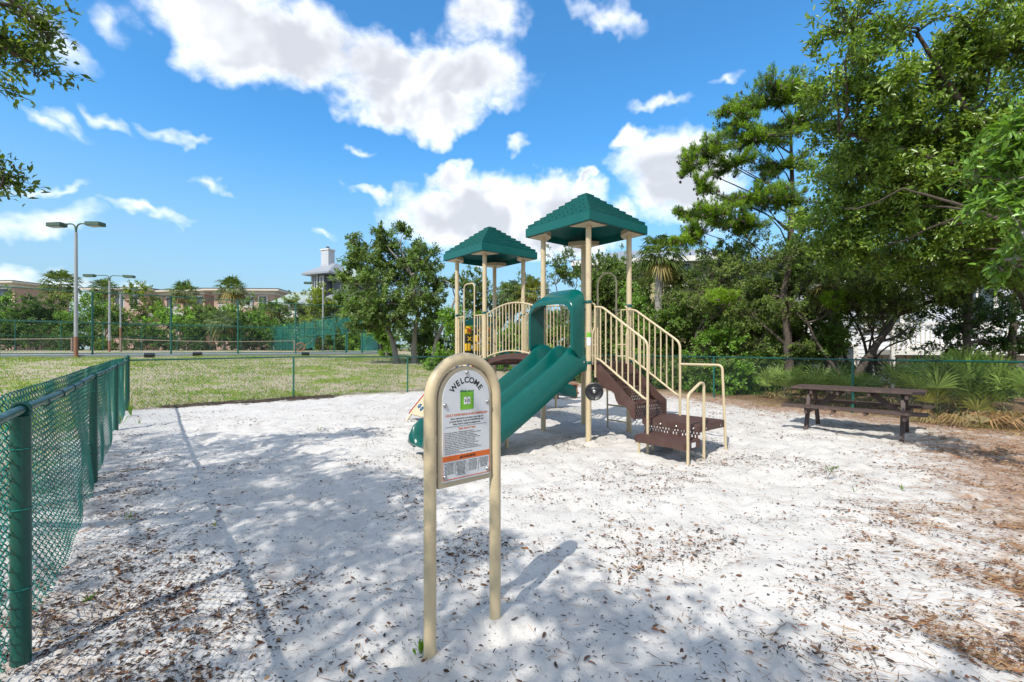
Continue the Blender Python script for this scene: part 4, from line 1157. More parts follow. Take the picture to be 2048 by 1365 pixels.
# ================================================================== BUILDINGS
def facade_box(root, name, m, x0, x1, y0, y1, z0, z1):
    return MB().box(((x0 + x1) / 2, (y0 + y1) / 2, (z0 + z1) / 2), (x1 - x0, y1 - y0, z1 - z0)).build(name, M[m], root, smooth=False)
def window(root, x, z, w, h, y, frame='trim', double=True, deep=.12):
    wd = facade_box(root, 'window', frame, x - w / 2 - .12, x + w / 2 + .12, y - .06, y + .02, z - .12, z + h + .14)
    n = 2 if double else 1
    for k in range(n):
        a = x - w / 2 + k * w / n + .04; b = x - w / 2 + (k + 1) * w / n - .04
        facade_box(wd, 'pane', 'glass', a, b, y - .075, y - .05, z, z + h)
    facade_box(wd, 'sill', frame, x - w / 2 - .2, x + w / 2 + .2, y - .14, y + .01, z - .22, z - .13)
    return wd
def loggia(root, x0, x1, z0, z1, y):
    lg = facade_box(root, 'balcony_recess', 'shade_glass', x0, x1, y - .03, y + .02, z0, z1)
    facade_box(lg, 'lintel', 'trim', x0 - .1, x1 + .1, y - .12, y + .01, z1 + .003, z1 + .25)
    rl = facade_box(lg, 'balcony_rail', 'trim', x0, x1, y - .16, y - .08, z0 + 1.0, z0 + 1.1)
    n = int((x1 - x0) / .28)
    for k in range(n): facade_box(lg, 'baluster', 'trim', x0 + (k + .3) * .28, x0 + (k + .3) * .28 + .1, y - .15, y - .09, z0 + .1, z0 + .995)
    facade_box(lg, 'kerb', 'trim', x0, x1, y - .17, y - .07, z0 - .15, z0 + .097)
    for k in range(1, 3):
        xx = x0 + (x1 - x0) * k / 3; facade_box(lg, 'glass_door', 'glass', xx - .55, xx + .55, y - .045, y - .031, z0, z1 - .25)

def townhouse(pxl, pxr, ytop_l, Y, az, label, plan, depth=9, zmax=None, over=1.3):
    a = P(pxl, 698, Y); W = (pxr - pxl) / FPX * Y / math.cos(az) if True else 0
    top = CAM_H + (HOR - ytop_l) / FPX * Y
    root = empty('brick_townhouse', (a.x, a.y, 0), az, label, 'building')
    facade_box(root, 'wall', 'brick', 0, W, 0, depth, 0, top - .95)
    facade_box(root, 'frieze', 'trim', -.12, W + .12, -.12, depth + .1, top - .947, top - .42)
    rf = facade_box(root, 'roof', 'cream', -over, W + over, -over, depth + 1, top - .417, top - .10)
    facade_box(rf, 'roof_edge', 'shade_glass', -over - .05, W + over + .05, -over - .05, depth + 1.05, top - .097, top)
    for kind, x0, x1, dz0, dz1 in plan:
        if kind == 'l': loggia(root, x0 * W, x1 * W, top - dz0, top - dz1, 0)
        elif kind == 'w': window(root, (x0 + x1) / 2 * W, top - dz0, (x1 - x0) * W, dz0 - dz1, 0)
        elif kind == 'a':
            aw = facade_box(root, 'lower_balcony', 'trim', x0 * W, x1 * W, -1.3, 0, top - dz0, top - dz1)
    return root
townhouse(-150, 52, 566, 82, R(-6), 'brick house with cream cornice cut by the left edge of the picture', [('l', .66, .96, 4.3, 1.35), ('l', .2, .5, 4.3, 1.35), ('w', .55, .6, 3.8, 1.4), ('a', .2, .97, 4.9, 4.4)])
townhouse(186, 292, 577, 86, R(-4), 'brick house with a white balcony behind the second lamp pole', [('l', .03, .33, 4.4, 1.4), ('w', .45, .62, 3.9, 1.4), ('w', .75, .9, 3.9, 1.4)])
townhouse(296, 424, 582, 88, R(-10), 'long brick house right of the leafy hedge tree, between the palms', [('w', .14, .24, 3.9, 1.3), ('l', .34, .55, 4.3, 1.4), ('w', .66, .76, 3.9, 1.3), ('l', .82, .97, 4.3, 1.4), ('a', .05, .95, 5.0, 4.4)])
townhouse(428, 545, 578, 82, R(3), 'brick house with dark balconies behind the rightmost palm over the court', [('l', .07, .25, 3.9, 1.4), ('w', .3, .42, 3.7, 1.3), ('l', .49, .66, 3.2, 1.4), ('w', .75, .88, 3.9, 1.3), ('a', .0, .95, 5.1, 4.3)])

def hip_roof(mb, x0, x1, y0, y1, z0, z1, over=.8, ridge=.3):
    cx, cy = (x0 + x1) / 2, (y0 + y1) / 2
    a = [(x0 - over, y0 - over, z0), (x1 + over, y0 - over, z0), (x1 + over, y1 + over, z0), (x0 - over, y1 + over, z0)]
    hx = (x1 - x0) * ridge / 2
    b = [(cx - hx, cy, z1), (cx + hx, cy, z1)]
    mb.add(a + b + [(p[0], p[1], p[2] - .25) for p in a], [(0, 1, 5, 4), (1, 2, 5), (2, 3, 4, 5), (3, 0, 4), (6, 9, 8, 7), (0, 6, 7, 1), (1, 7, 8, 2), (2, 8, 9, 3), (3, 9, 6, 0)])
def grey_house():
    Y = 66.0; a = P(622, 698, Y)
    z = lambda py: CAM_H + (HOR - py) / FPX * Y
    k = Y / FPX
    root = empty('grey_house', (a.x, a.y, 0), R(-24), 'dark grey sided house with tall white chimney left of the big oak', 'building')
    facade_box(root, 'tower_wall', 'greywall', 0, 2.6, 0, 4.4, 0, z(551))
    for i in range(30):
        zz = z(640) + i * .2
        if zz < z(553):
            MB().box((1.3, -.02, zz), (2.62, .03, .02)).build('siding_board', M['greywall'], root, smooth=False)
    rf = MB(); hip_roof(rf, 0, 3.4, 0, 4.4, z(548), z(524), .9, .5); ro = rf.build('tower_roof', M['metalroof'], root, smooth=False)
    window(root, .75, z(577), 0.9, z(553) - z(577), -.03)
    window(root, 2.1, z(577), 0.5, z(556) - z(577), -.03, double=False)
    ch = MB().box((.95, 2.2, (z(535) + z(497)) / 2), (1.45, 1.2, z(497) - z(535))).build('chimney', M['chimney'], root)
    MB().box((.95, 2.2, z(496)), (1.65, 1.4, .18)).build('chimney_cap', M['trim'], ch); MB().tube([(.95, 2.2, z(495)), (.95, 2.2, z(489))], .22, 10).build('flue', M['shade_glass'], ch)
    MB().box((.95, 1.585, z(515)), (.9, .02, 1.6)).build('chimney_panel', M['chimney'], ch)
    facade_box(root, 'lower_wall', 'greywall', -.8, 9, -1.5, 5.5, 0, z(613))
    r2 = MB(); hip_roof(r2, -.8, 9, -1.5, 5.5, z(612), z(584), 1.0, .4); r2.build('lower_roof', M['metalroof'], root, smooth=False)
    r3 = MB(); hip_roof(r3, 3.0, 7.5, 1.0, 5.5, z(560), z(528), .6, .3); r3.build('rear_roof', M['slateroof'], root, smooth=False)
    facade_box(root, 'rear_wall', 'greywall', 3.0, 7.5, 1.0, 5.5, z(612), z(561))
grey_house()
def green_roof_house():
    Y = 76.0; a = P(548, 698, Y); z = lambda py: CAM_H + (HOR - py) / FPX * Y
    root = empty('shingled_house', (a.x, a.y, 0), R(-8), 'house with broad grey-green shingled roof between the brick houses and the grey house', 'building')
    facade_box(root, 'wall', 'trim', 0, 9, 0, 7, 0, z(609))
    rf = MB(); hip_roof(rf, 0, 9, 0, 7, z(608), z(579), .7, .75); rf.build('roof', M['slateroof'], root, smooth=False)
    window(root, 2, z(628), 1.2, 1.2, 0); window(root, 6, z(628), 1.2, 1.2, 0)
green_roof_house()

def white_house():
    root = empty('white_house', (9.7, 20.2, .3), R(-16), 'white sided house showing through the trees behind the right fence', 'building')
    facade_box(root, 'wall', 'whitehouse', 0, 12, 0, 8, -.6, 4.7)
    for i in range(31): MB().box((6, -.008, -.3 + i * .16), (12.02, .02, .018)).build('siding_lap', M['whitehouse'], root, smooth=False)
    for x in (1.6, 5.6, 8.6): 
        w = window(root, x, 2.1, 1.1, 1.5, -.02)
        for s in (-1, 1): facade_box(w, 'shutter', 'shutter', x + s * .98 - .28, x + s * .98 + .28, -.07, -.021, 2.0, 3.7)
    for x in (4.0, 7.0): window(root, x, -.1, 1.1, 1.3, -.02)
    # stair landing with white railing
    for (x0, x1, z0) in ((5.2, 11.5, 1.1),):
        ld = facade_box(root, 'landing', 'trim', x0, x1, -1.5, -.02, z0 - .18, z0)
        facade_box(ld, 'handrail', 'trim', x0, x1, -1.5, -1.42, z0 + .95, z0 + 1.03)
        for k in range(42): facade_box(ld, 'baluster', 'trim', x0 + .02 + k * .15, x0 + .06 + k * .15, -1.48, -1.44, z0, z0 + .947)
        for k in range(4): facade_box(ld, 'porch_post', 'trim', x0 + k * 2.06, x0 + .12 + k * 2.06, -1.52, -1.40, -.9, z0 + 1.1)
    rf = MB(); hip_roof(rf, 0, 12, 0, 8, 4.8, 5.9, .5, .6); rf.build('roof', M['metalroof'], root, smooth=False)
white_house()
def yellow_house():
    Y = 27.0; z = lambda py: CAM_H + (HOR - py) / FPX * Y
    a = P(1172, 698, Y)
    root = empty('yellow_house', (a.x, a.y, 0), R(-14), 'yellow house with pale metal roof behind the tall play tower', 'building')
    facade_box(root, 'wall', 'yellowhouse', 0, 7.5, 0, 7, 0, z(528))
    rf = MB(); hip_roof(rf, 0, 7.5, 0, 7, z(526), z(482), .8, .5); rf.build('roof', M['metalroof'], root, smooth=False)
    facade_box(root, 'fascia', 'trim', -.8, 8.3, -.86, -.803, z(526) - .3, z(526) - .02)
    window(root, 1.8, z(575), 1.1, 1.1, 0); window(root, 5.2, z(575), 1.1, 1.1, 0)
yellow_house()

# ================================================================== VEGETATION
def unit(a): return a / (np.linalg.norm(a, axis=-1, keepdims=True) + 1e-9)
def leaves_np(c, d, L, W, rng, fold=0.22, up=0.8, six=False):
    """diamond (2 tris) or six-point (4 tris) folded leaves"""
    n = len(c); d = unit(d)
    ref = rng.normal(size=(n, 3)) * 0.5 + np.array((-.28, -.5, .85)) * up      # blades turn towards the light
    side = unit(np.cross(d, ref)); nr = np.cross(side, d)
    L = np.broadcast_to(L, (n,))[:, None]; W = np.broadcast_to(W, (n,))[:, None]
    if not six:
        V = np.stack([c, c + d * L * .48 + side * W / 2 + nr * W * fold, c + d * L, c + d * L * .48 - side * W / 2 + nr * W * fold], 1)
        i = np.arange(n)[:, None] * 4
        F = np.concatenate([i + np.array([[0, 2, 1]]), i + np.array([[0, 3, 2]])], 0)
        return V.reshape(-1, 3), F, 4
    q = nr * W * fold
    V = np.stack([c, c + d * L * .3 + side * W * .42 + q, c + d * L * .68 + side * W * .46 + q, c + d * L - nr * L * .08,
                  c + d * L * .68 - side * W * .46 + q, c + d * L * .3 - side * W * .42 + q], 1)
    i = np.arange(n)[:, None] * 6
    F = np.concatenate([i + np.array([[0, 3, 2, 1]]), i + np.array([[0, 5, 4, 3]])], 0)
    return V.reshape(-1, 3), F, 6

def crown_np(lobes, per, leaf, rng, col, col2=None, twig=0.35, up=0.8, six=False, droop=0.0, flat=0.0, shell=0.45, tone=0.3):
    """lobes: (centre, radii, clusters).  returns leaf mesh data and the twigs"""
    C, O, T, LB = [], [], [], []
    for li, (c, r, k) in enumerate(lobes):
        nb = max(4, k // 6)                                       # boughs inside the lobe, most clusters sit along them
        ub = unit(rng.normal(size=(nb, 3)))
        ub[:, 2] = np.where(rng.random(nb) < .25, -np.abs(ub[:, 2]) * .6, ub[:, 2])
        u = unit(ub[rng.integers(0, nb, k)] + rng.normal(size=(k, 3)) * np.where(rng.random(k) < .7, .22, 1.2)[:, None]); rad = rng.random(k) ** shell * rng.uniform(.85, 1.18, k)
        pos = np.asarray(c) + u * np.asarray(r) * rad[:, None]
        out = unit(u / np.asarray(r) * min(r) + rng.normal(size=(k, 3)) * .45 + np.array((0, 0, .15 - droop)))
        C.append(pos); O.append(out); T.append(rng.normal(1.0, tone * .6, k).clip(.5, 1.6) * rng.uniform(1 - tone * .3, 1 + tone * .3)); LB.append(np.repeat(np.asarray(c, float)[None], k, 0))
    C = np.concatenate(C); O = np.concatenate(O); T = np.concatenate(T); LB = np.concatenate(LB)
    n = len(C) * per
    ci = np.repeat(np.arange(len(C)), per)
    t = rng.random(n)
    tl = twig * rng.uniform(.6, 1.3, len(C))
    pos = C[ci] + O[ci] * ((t - .4) * tl[ci])[:, None] + rng.normal(size=(n, 3)) * (twig * .11)
    d = O[ci] * .7 + unit(rng.normal(size=(n, 3))) * .85 + np.array((0, 0, -droop))
    d[:, 2] *= (1 - flat)
    L = leaf[0] * rng.uniform(.5, 1.35, n); W = leaf[1] * rng.uniform(.7, 1.2, n)
    V, F, k = leaves_np(pos, d, L, W, rng, up=up, six=six)
    col = np.asarray(col); col2 = col if col2 is None else np.asarray(col2)
    mixv = rng.random(n)[:, None] ** 2
    cc = (col * (1 - mixv) + col2 * mixv) * (T[ci] * rng.uniform(.75, 1.25, n))[:, None]
    cols = np.repeat(cc, k, 0)
    twigs = np.stack([C * .35 + LB * .65 + np.array((0, 0, -.1)), C * .75 + LB * .25 + rng.normal(size=C.shape) * twig * .12, C, C + O * (tl * .6)[:, None]], 1)
    return V, F, cols, twigs

def limb(a, b, r0, r1, rng, bend=.12, n=6):
    a, b = Vector(a), Vector(b); L = (b - a).length
    o1 = Vector(rng.normal(size=3)) * L * bend; o2 = Vector(rng.normal(size=3)) * L * bend * .35
    return [(a.lerp(b, k / n) + o1 * math.sin(math.pi * k / n) + o2 * math.sin(2 * math.pi * k / n), r0 + (r1 - r0) * (k / n) ** .7) for k in range(n + 1)]

def tree(name, label, base, trunks, lobes, per, leaf, col, col2=None, seed=1, bark='bark', lmat='leaf', group=None, cat='tree', twig=.35, up=1.2, six=False,
         droop=0, flat=0, shell=.45, tone=.3, twig_r=.006, limb_r=.05, extra=None):
    """trunks: list of polylines [(x,y,z,r)...] relative to base; lobes relative to base"""
    rng = np.random.default_rng(seed)
    root = empty(name, base, 0, label, cat, group)
    V, F, cols, tw = crown_np(lobes, per, leaf, rng, col, col2, twig, up, six, droop, flat, shell, tone)
    tb = MB()
    for tr in trunks:
        pts = [Vector(p[:3]) for p in tr]; rs = [p[3] for p in tr]
        sp, sr = [], []
        ext = [pts[0] * 2 - pts[1]] + pts + [pts[-1] * 2 - pts[-2]]
        for i in range(len(pts) - 1):
            p0, p1, p2, p3 = ext[i:i + 4]
            for k in range(6):
                f = k / 6
                q = .5 * ((2 * p1) + (p2 - p0) * f + (2 * p0 - 5 * p1 + 4 * p2 - p3) * f * f + (3 * p1 - p0 - 3 * p2 + p3) * f ** 3)
                sp.append(q + Vector(rng.normal(size=3)) * rs[i] * .12); sr.append(rs[i] + (rs[i + 1] - rs[i]) * f)
        sp.append(pts[-1]); sr.append(rs[-1])
        tb.tube(sp, sr, 9)
    edir = [(Vector(q[:3]) - Vector(p[:3])).normalized() for tr in trunks for p, q in zip(tr, tr[1:])]
    ends = [Vector(p[:3]) for tr in trunks for p in tr[1:]]; endr = [p[3] for tr in trunks for p in tr[1:]]
    for (c, r, k) in lobes:
        c = Vector(c); j = min(range(len(ends)), key=lambda i: (c - ends[i]).length * (1.7 - .7 * edir[i].dot((c - ends[i]).normalized())) + (2.0 if ends[i].z > c.z + .3 else 0))
        q = limb(ends[j], c, min(limb_r, endr[j]), .018, rng)
        tb.tube([p for p, _ in q], [r_ for _, r_ in q], 7)
    if tb.v: tb.build('trunk', M[bark], root)
    tv, tf = tubes_np(tw[:, [0, 1, 3]], np.array([[twig_r * 1.6, twig_r * 1.1, twig_r * .4]]), 3, (.31, .2, .93))
    if name != 'hedge_shrub': tag(link_mesh('twigs', np_mesh('twigs', tv, tf, M['twig' if bark == 'bark' else 'bark_dark']), root), kind='stuff')
    link_mesh('crown', np_mesh('crown', V, F, M[lmat], cols), root)
    return root

OAK = (0.050, 0.082, 0.024); OAK2 = (0.105, 0.125, 0.035); DARK = (0.028, 0.055, 0.018); LIME = (0.13, 0.20, 0.03); OLIVE = (0.085, 0.105, 0.045)
def ground_at(px, Y):
    x = (px - 1024) / FPX * Y; return Vector((x, Y, gh(x, Y)))
def lobes_px(base, items):
    """items: (px, py, Y, rx, ry, rz, clusters) -> lobes relative to base"""
    return [(tuple(P(px, py, Y) - Vector(base)), (rx, ry, rz), k) for (px, py, Y, rx, ry, rz, k) in items]

# ---- big spreading oak beyond the lawn, left of the small tower
b = ground_at(815, 24.0)
tree('oak_tree', 'big spreading grey-green oak with three pale trunks left of the small tower', b,
     [[(-.55, 0, -.2, .17), (-.75, 0, 1.0, .13), (-1.3, 0, 2.4, .10), (-1.9, .1, 3.6, .06)], [(.35, .1, -.2, .17), (.35, 0, 1.2, .13), (.5, .1, 2.6, .10), (.2, 0, 4.6, .06)], [(1.3, 0, -.2, .14), (1.5, .1, 1.2, .11), (2.1, .1, 2.4, .08), (2.5, .1, 3.4, .05)]],
     lobes_px(b, [(722, 520, 23.5, .9, 1.2, .55, 60), (730, 560, 23, 1.2, 1.2, .7, 85), (720, 505, 24, .7, .9, .4, 34), (708, 482, 24.5, .6, .7, .35, 20), (770, 480, 24, .8, 1, .55, 55), (790, 530, 24.5, 1.2, 1.3, .9, 90), (850, 520, 24, .9, 1.2, .75, 75),
                   (760, 600, 23, 1.6, 1.5, .6, 110), (840, 590, 23.5, 1.5, 1.5, .9, 120), (720, 625, 22.5, 1.1, 1.2, .5, 75), (790, 640, 23, 1.1, 1.2, .5, 75), (880, 560, 24, .8, 1, .7, 60), (870, 640, 24, .8, 1, .6, 50), (735, 650, 22.5, .9, 1, .35, 44), (810, 465, 24.5, .55, .7, .35, 26), (690, 560, 23.5, .5, .8, .3, 26), (835, 680, 25, .6, .7, .5, 30), (805, 565, 24.5, 1.2, 1.2, .8, 70), (815, 615, 24.5, 1.1, 1.1, .6, 55), (775, 505, 24.5, .9, 1, .6, 45), (825, 500, 24.5, .8, .9, .5, 40)]),
     36, (.155, .078), (.055, .088, .028), (.10, .12, .05), seed=3, twig=.42, tone=.38, twig_r=.008, limb_r=.06)

# ---- shrubs and small trees behind the playground
def bush(px, Y, w, top_py, label, col=OAK, col2=OAK2, n=9, k=34, per=22, leaf=(.085, .045), seed=1, group=None, name='shrub', bot=0.0, lmat='leaf', tone=.3, dy=1.0, bark='bark_dark', shell=.4, six=False, twig=.28):
    base = ground_at(px, Y); rng = np.random.default_rng(seed + 100); far = name == 'hedge_shrub'; per = int(per * (.95 if far else 1.12)); leaf = (leaf[0] * (1.3 if far else 1.24), leaf[1] * (1.35 if far else 1.28))
    H = CAM_H + (HOR - top_py) / FPX * Y - base.z; W = w / FPX * Y / 2
    lobes = []
    for i in range(n):
        a = rng.random() * 2 * np.pi; rr = rng.random() ** .6
        hz = bot + (1 - bot) * rng.random() ** (.5 if name == 'hedge_shrub' else .8)
        r_ = W * rng.uniform(.30, .5)
        lim = math.sqrt(max(.12, 1 - (abs(hz - .45) / .62) ** 2))
        lobes.append(((math.cos(a) * rr * (W - r_) * lim, math.sin(a) * rr * W * dy * .7 * lim, max(r_ * .5, H * hz - r_ * .8)), (r_, r_ * dy, r_ * .8), k))
    lobes.append(((0, 0, H - W * .3), (W * .42, W * .4, W * .34), k))
    tr = [[(rng.normal() * W * .12, 0, -.1, .05), (rng.normal() * W * .25, rng.normal() * W * .2, H * .35, .04), (rng.normal() * W * .3, rng.normal() * W * .2, H * .7, .02)] for _ in range(3)]
    return tree(name, label, base, tr, lobes, per, leaf, col, col2, seed=seed, bark=bark, lmat=lmat, group=group, cat='shrub' if 'shrub' in name or 'bush' in name else 'tree', twig=twig, tone=tone, limb_r=.03, shell=shell, six=six)

GB = 'greenery behind the playground'
bush(1480, 18.5, 260, 455, 'tall light green oak below the pine', (.06, .09, .025), (.12, .15, .04), 14, 56, 24, (.085, .045), 52, GB, 'scrub_oak_tree', .3)
bush(1385, 19, 200, 545, 'yellow-green shrub beneath the pine, right of the palm', (.08, .12, .03), LIME, 12, 50, 22, (.085, .045), 53, GB)
bush(1610, 16.5, 230, 470, 'broad oak filling the gap between the pine and the large live oak', (.055, .085, .022), (.11, .14, .035), 14, 56, 24, (.08, .042), 54, GB, 'scrub_oak_tree', .35)
bush(1730, 15.5, 220, 500, 'light oak crown above the leaning scrub oak', (.06, .09, .025), (.12, .14, .04), 10, 44, 20, (.08, .042), 55, GB, 'scrub_oak_tree', .62)
bush(1205, 20.5, 190, 515, 'bushy oak behind the posts of the tall tower', OAK, OAK2, 14, 52, 22, (.10, .05), 21, GB, 'scrub_oak_tree', .2)
bush(1120, 22.5, 150, 495, 'thin topped oak showing between the two tower roofs', OAK, OLIVE, 11, 36, 18, (.10, .05), 22, GB, 'scrub_oak_tree', .15)
bush(1270, 18.5, 190, 560, 'bright green leafy shrub right of the stair handrail', (.06, .11, .022), LIME, 12, 44, 22, (.09, .05), 23, GB)
bush(905, 21.5, 130, 618, 'vivid green shrub behind the small tower panel', (.07, .13, .022), LIME, 9, 40, 22, (.09, .05), 24, GB)
bush(950, 27, 180, 535, 'dark oak behind the small tower', OAK, OAK2, 11, 36, 20, (.12, .06), 25, GB, 'scrub_oak_tree', .1)
bush(1040, 28, 160, 545, 'round oak crown behind the bridge', OAK, OLIVE, 10, 34, 20, (.12, .06), 26, GB, 'scrub_oak_tree', .1)
bush(1045, 23, 190, 640, 'dense green shrub behind the bridge balusters', (.05, .10, .02), LIME, 10, 42, 22, (.10, .05), 27, GB)
bush(1160, 20.8, 180, 630, 'green shrub seen through the slide hood', (.05, .09, .02), OAK2, 10, 44, 22, (.09, .05), 28, GB)
bush(1330, 17.2, 170, 610, 'leafy shrub between the stair rail and the right fence', (.05, .095, .02), OAK2, 10, 46, 22, (.085, .045), 29, GB)
bush(1440, 15.4, 210, 642, 'low dense green bush against the right fence behind the grab rail', (.055, .11, .02), LIME, 11, 46, 24, (.075, .045), 30, GB)
bush(1430, 16.5, 280, 492, 'rounded fine-leaved yaupon above the stair rail', (.075, .105, .035), (.13, .15, .05), 15, 60, 26, (.06, .032), 31, GB, 'yaupon_shrub', .35)
bush(1340, 19.5, 150, 520, 'grey-green shrub below the palm beside the tall tower', OLIVE, OAK2, 10, 42, 22, (.085, .045), 32, GB)
bush(860, 26, 120, 640, 'dark green shrub at the foot of the big oak', (.04, .08, .02), OAK2, 9, 34, 22, (.10, .05), 33, GB)
bush(770, 29, 90, 650, 'bright green shrub at the end of the windscreened fence', (.06, .11, .02), LIME, 8, 34, 22, (.10, .05), 34, GB)
bush(1545, 14.6, 160, 690, 'dark shrub behind the right fence post next to the picnic table', (.04, .075, .018), OAK2, 8, 38, 22, (.075, .04), 35, GB)
bush(1530, 17.5, 200, 545, 'olive shrub in front of the left corner of the white house', OLIVE, OAK2, 12, 44, 22, (.085, .045), 37, GB, 'yaupon_shrub', .15)
bush(1240, 24, 220, 498, 'tall oak behind the yellow house corner, right of the tall tower posts', OAK, OAK2, 13, 44, 20, (.11, .055), 50, GB, 'scrub_oak_tree', .3)
bush(1000, 24.5, 140, 570, 'leafy shrub between the small tower posts and the palms', (.06, .10, .022), LIME, 9, 40, 22, (.10, .05), 51, GB)
bush(1755, 15.0, 190, 590, 'tangle of bare grey twigs with few leaves before the white house', OLIVE, OAK2, 14, 46, 3, (.07, .04), 56, GB, 'bare_shrub', .1)
bush(1660, 14.2, 130, 632, 'upright green shrub in front of the white house', (.055, .10, .022), OAK2, 8, 36, 22, (.07, .04), 36, GB, bot=.2)

# ---- hedge behind the court
hedge_labels = ['hedge shrub at the left edge below the first brick house', 'second hedge shrub from the left, dark and dense', 'pale green tall shrub under the largest palm', 'hedge shrub just right of the tallest lamp pole',
    'tall leafy hedge tree with yellowish top between two lamp poles', 'hedge shrub behind the left end of the long net', 'lime green mound in the hedge below the middle brick house', 'grey-green hedge shrub below the middle palm',
    'hedge shrub behind the centre strap of the long net', 'yellow-green hedge shrub below the rightmost palm', 'hedge shrub under the shingled roof', 'hedge shrub behind the right end of the long net',
    'hedge shrub below the lone lamp arm', 'yellow-green hedge shrub below the grey house', 'hedge shrub behind the torn windscreen', 'last hedge shrub, next to the big oak']
hx = [18, 70, 118, 178, 268, 232, 345, 398, 430, 468, 515, 552, 592, 640, 690, 725]
htop = [592, 606, 598, 606, 578, 640, 622, 612, 630, 628, 612, 622, 606, 592, 596, 610]
hw = [110, 110, 90, 110, 110, 80, 120, 90, 110, 110, 110, 110, 110, 110, 110, 80]
hY = [50, 50, 53, 51, 54, 49, 52, 55, 51, 52, 55, 52, 54, 51, 50, 47]
hc = [((.05, .095, .02), LIME), ((.035, .07, .018), OAK), (OLIVE, OAK2), ((.05, .10, .02), LIME), ((.05, .085, .02), (.16, .15, .02)), ((.04, .08, .02), OAK2), ((.09, .15, .03), LIME), (OLIVE, OAK2), ((.045, .085, .02), OAK2), ((.08, .13, .02), LIME), ((.05, .09, .025), OAK2), ((.05, .10, .02), LIME), (OLIVE, OAK2), ((.09, .12, .02), (.18, .18, .02)), ((.04, .08, .02), OAK2), ((.07, .12, .025), LIME)]
for i, lab in enumerate(hedge_labels):
    bush(hx[i], hY[i] + 8, hw[i] * 1.15, htop[i] - 18, lab, hc[i][0], hc[i][1], 11, 30, 20, (.22, .12), 60 + i, 'hedge behind the tennis court', 'hedge_shrub', .05, tone=.4, twig=.6)
low = [(30, 'low dark'), (100, 'low leafy'), (165, 'low rounded'), (300, 'low dark'), (375, 'low broad'), (490, 'low leafy'), (575, 'low shadowy'), (660, 'low brownish')]
for i, (px, adj) in enumerate(low):
    bush(px, 56.5, 120, 645, f'{adj} shrub at the foot of the hedge, {["first","second","third","fourth","fifth","sixth","seventh","eighth"][i]} from the left', (.035, .07, .018), OAK, 8, 24, 20, (.2, .11), 90 + i, 'low shrubs at the foot of the hedge', 'hedge_shrub', 0, tone=.35, twig=.5)
# the wood goes on beyond the picture's buildings
def far_wood():
    rng = np.random.default_rng(77); lobes = []
    for k in range(80):
        a = rng.uniform(-1.15, 1.3); D = rng.uniform(105, 150)
        lobes.append(((math.sin(a) * D, math.cos(a) * D, rng.uniform(1, 6.5)), (6, 6, 3.2), 22))
    V, F, cols, tw = crown_np(lobes, 12, (.9, .5), rng, (.05, .08, .03), (.09, .11, .04), twig=2.0)
    o = link_mesh('far_wood', np_mesh('far_wood', V, F, M['leaf'], cols)); tag(o, 'far line of trees on the horizon behind the houses', 'trees', kind='stuff')
far_wood()

# ---- palms
def fan_frond(mb_lists, origin, d, pet, blade, nb, rng, col, droop=.35, width=.028, spread=150):
    """petiole and a fan of narrow folded blades"""
    V, F, Cc = mb_lists
    d = Vector(d).normalized(); side = d.cross(Vector((0, 0, 1)))
    side = Vector((1, 0, 0)) if side.length < .05 else side.normalized(); nr = side.cross(d)
    hub = Vector(origin) + d * pet - Vector((0, 0, 1)) * pet * droop * .25
    o = len(V); w = .008 if blade < 1 else .02
    V += [Vector(origin) + side * w, Vector(origin) - side * w, hub - side * w * .6, hub + side * w * .6]; F.append((o, o + 1, o + 2, o + 3)); Cc += [col[1]] * 4
    for k in range(nb):
        a = R(-spread / 2 + spread * k / (nb - 1)) + rng.normal() * .03
        bl = blade * (1 - .35 * (abs(a) / R(spread / 2)) ** 2) * rng.uniform(.88, 1.08)
        bd = d * math.cos(a) + side * math.sin(a)
        up = nr * (.25 * abs(math.sin(a)) + .05)
        mid = hub + (bd + up) * bl * .55; tip = hub + (bd + up * .4) * bl - Vector((0, 0, 1)) * bl * droop * rng.uniform(.5, 1.2)
        bs = bd.cross(nr).normalized(); ww = width * rng.uniform(.8, 1.15)
        o = len(V); V += [hub, mid + bs * ww - nr * ww * .3, tip, mid - bs * ww - nr * ww * .3]
        F += [(o, o + 1, o + 2, o + 3)]
        c = np.asarray(col[0]) * rng.uniform(.7, 1.35); Cc += [c] * 4
def frond_mesh(name, L):
    V, F, C = L; me = np_mesh(name, [tuple(v) for v in V], F, M['frond'], np.array([np.asarray(c) for c in C])); return me

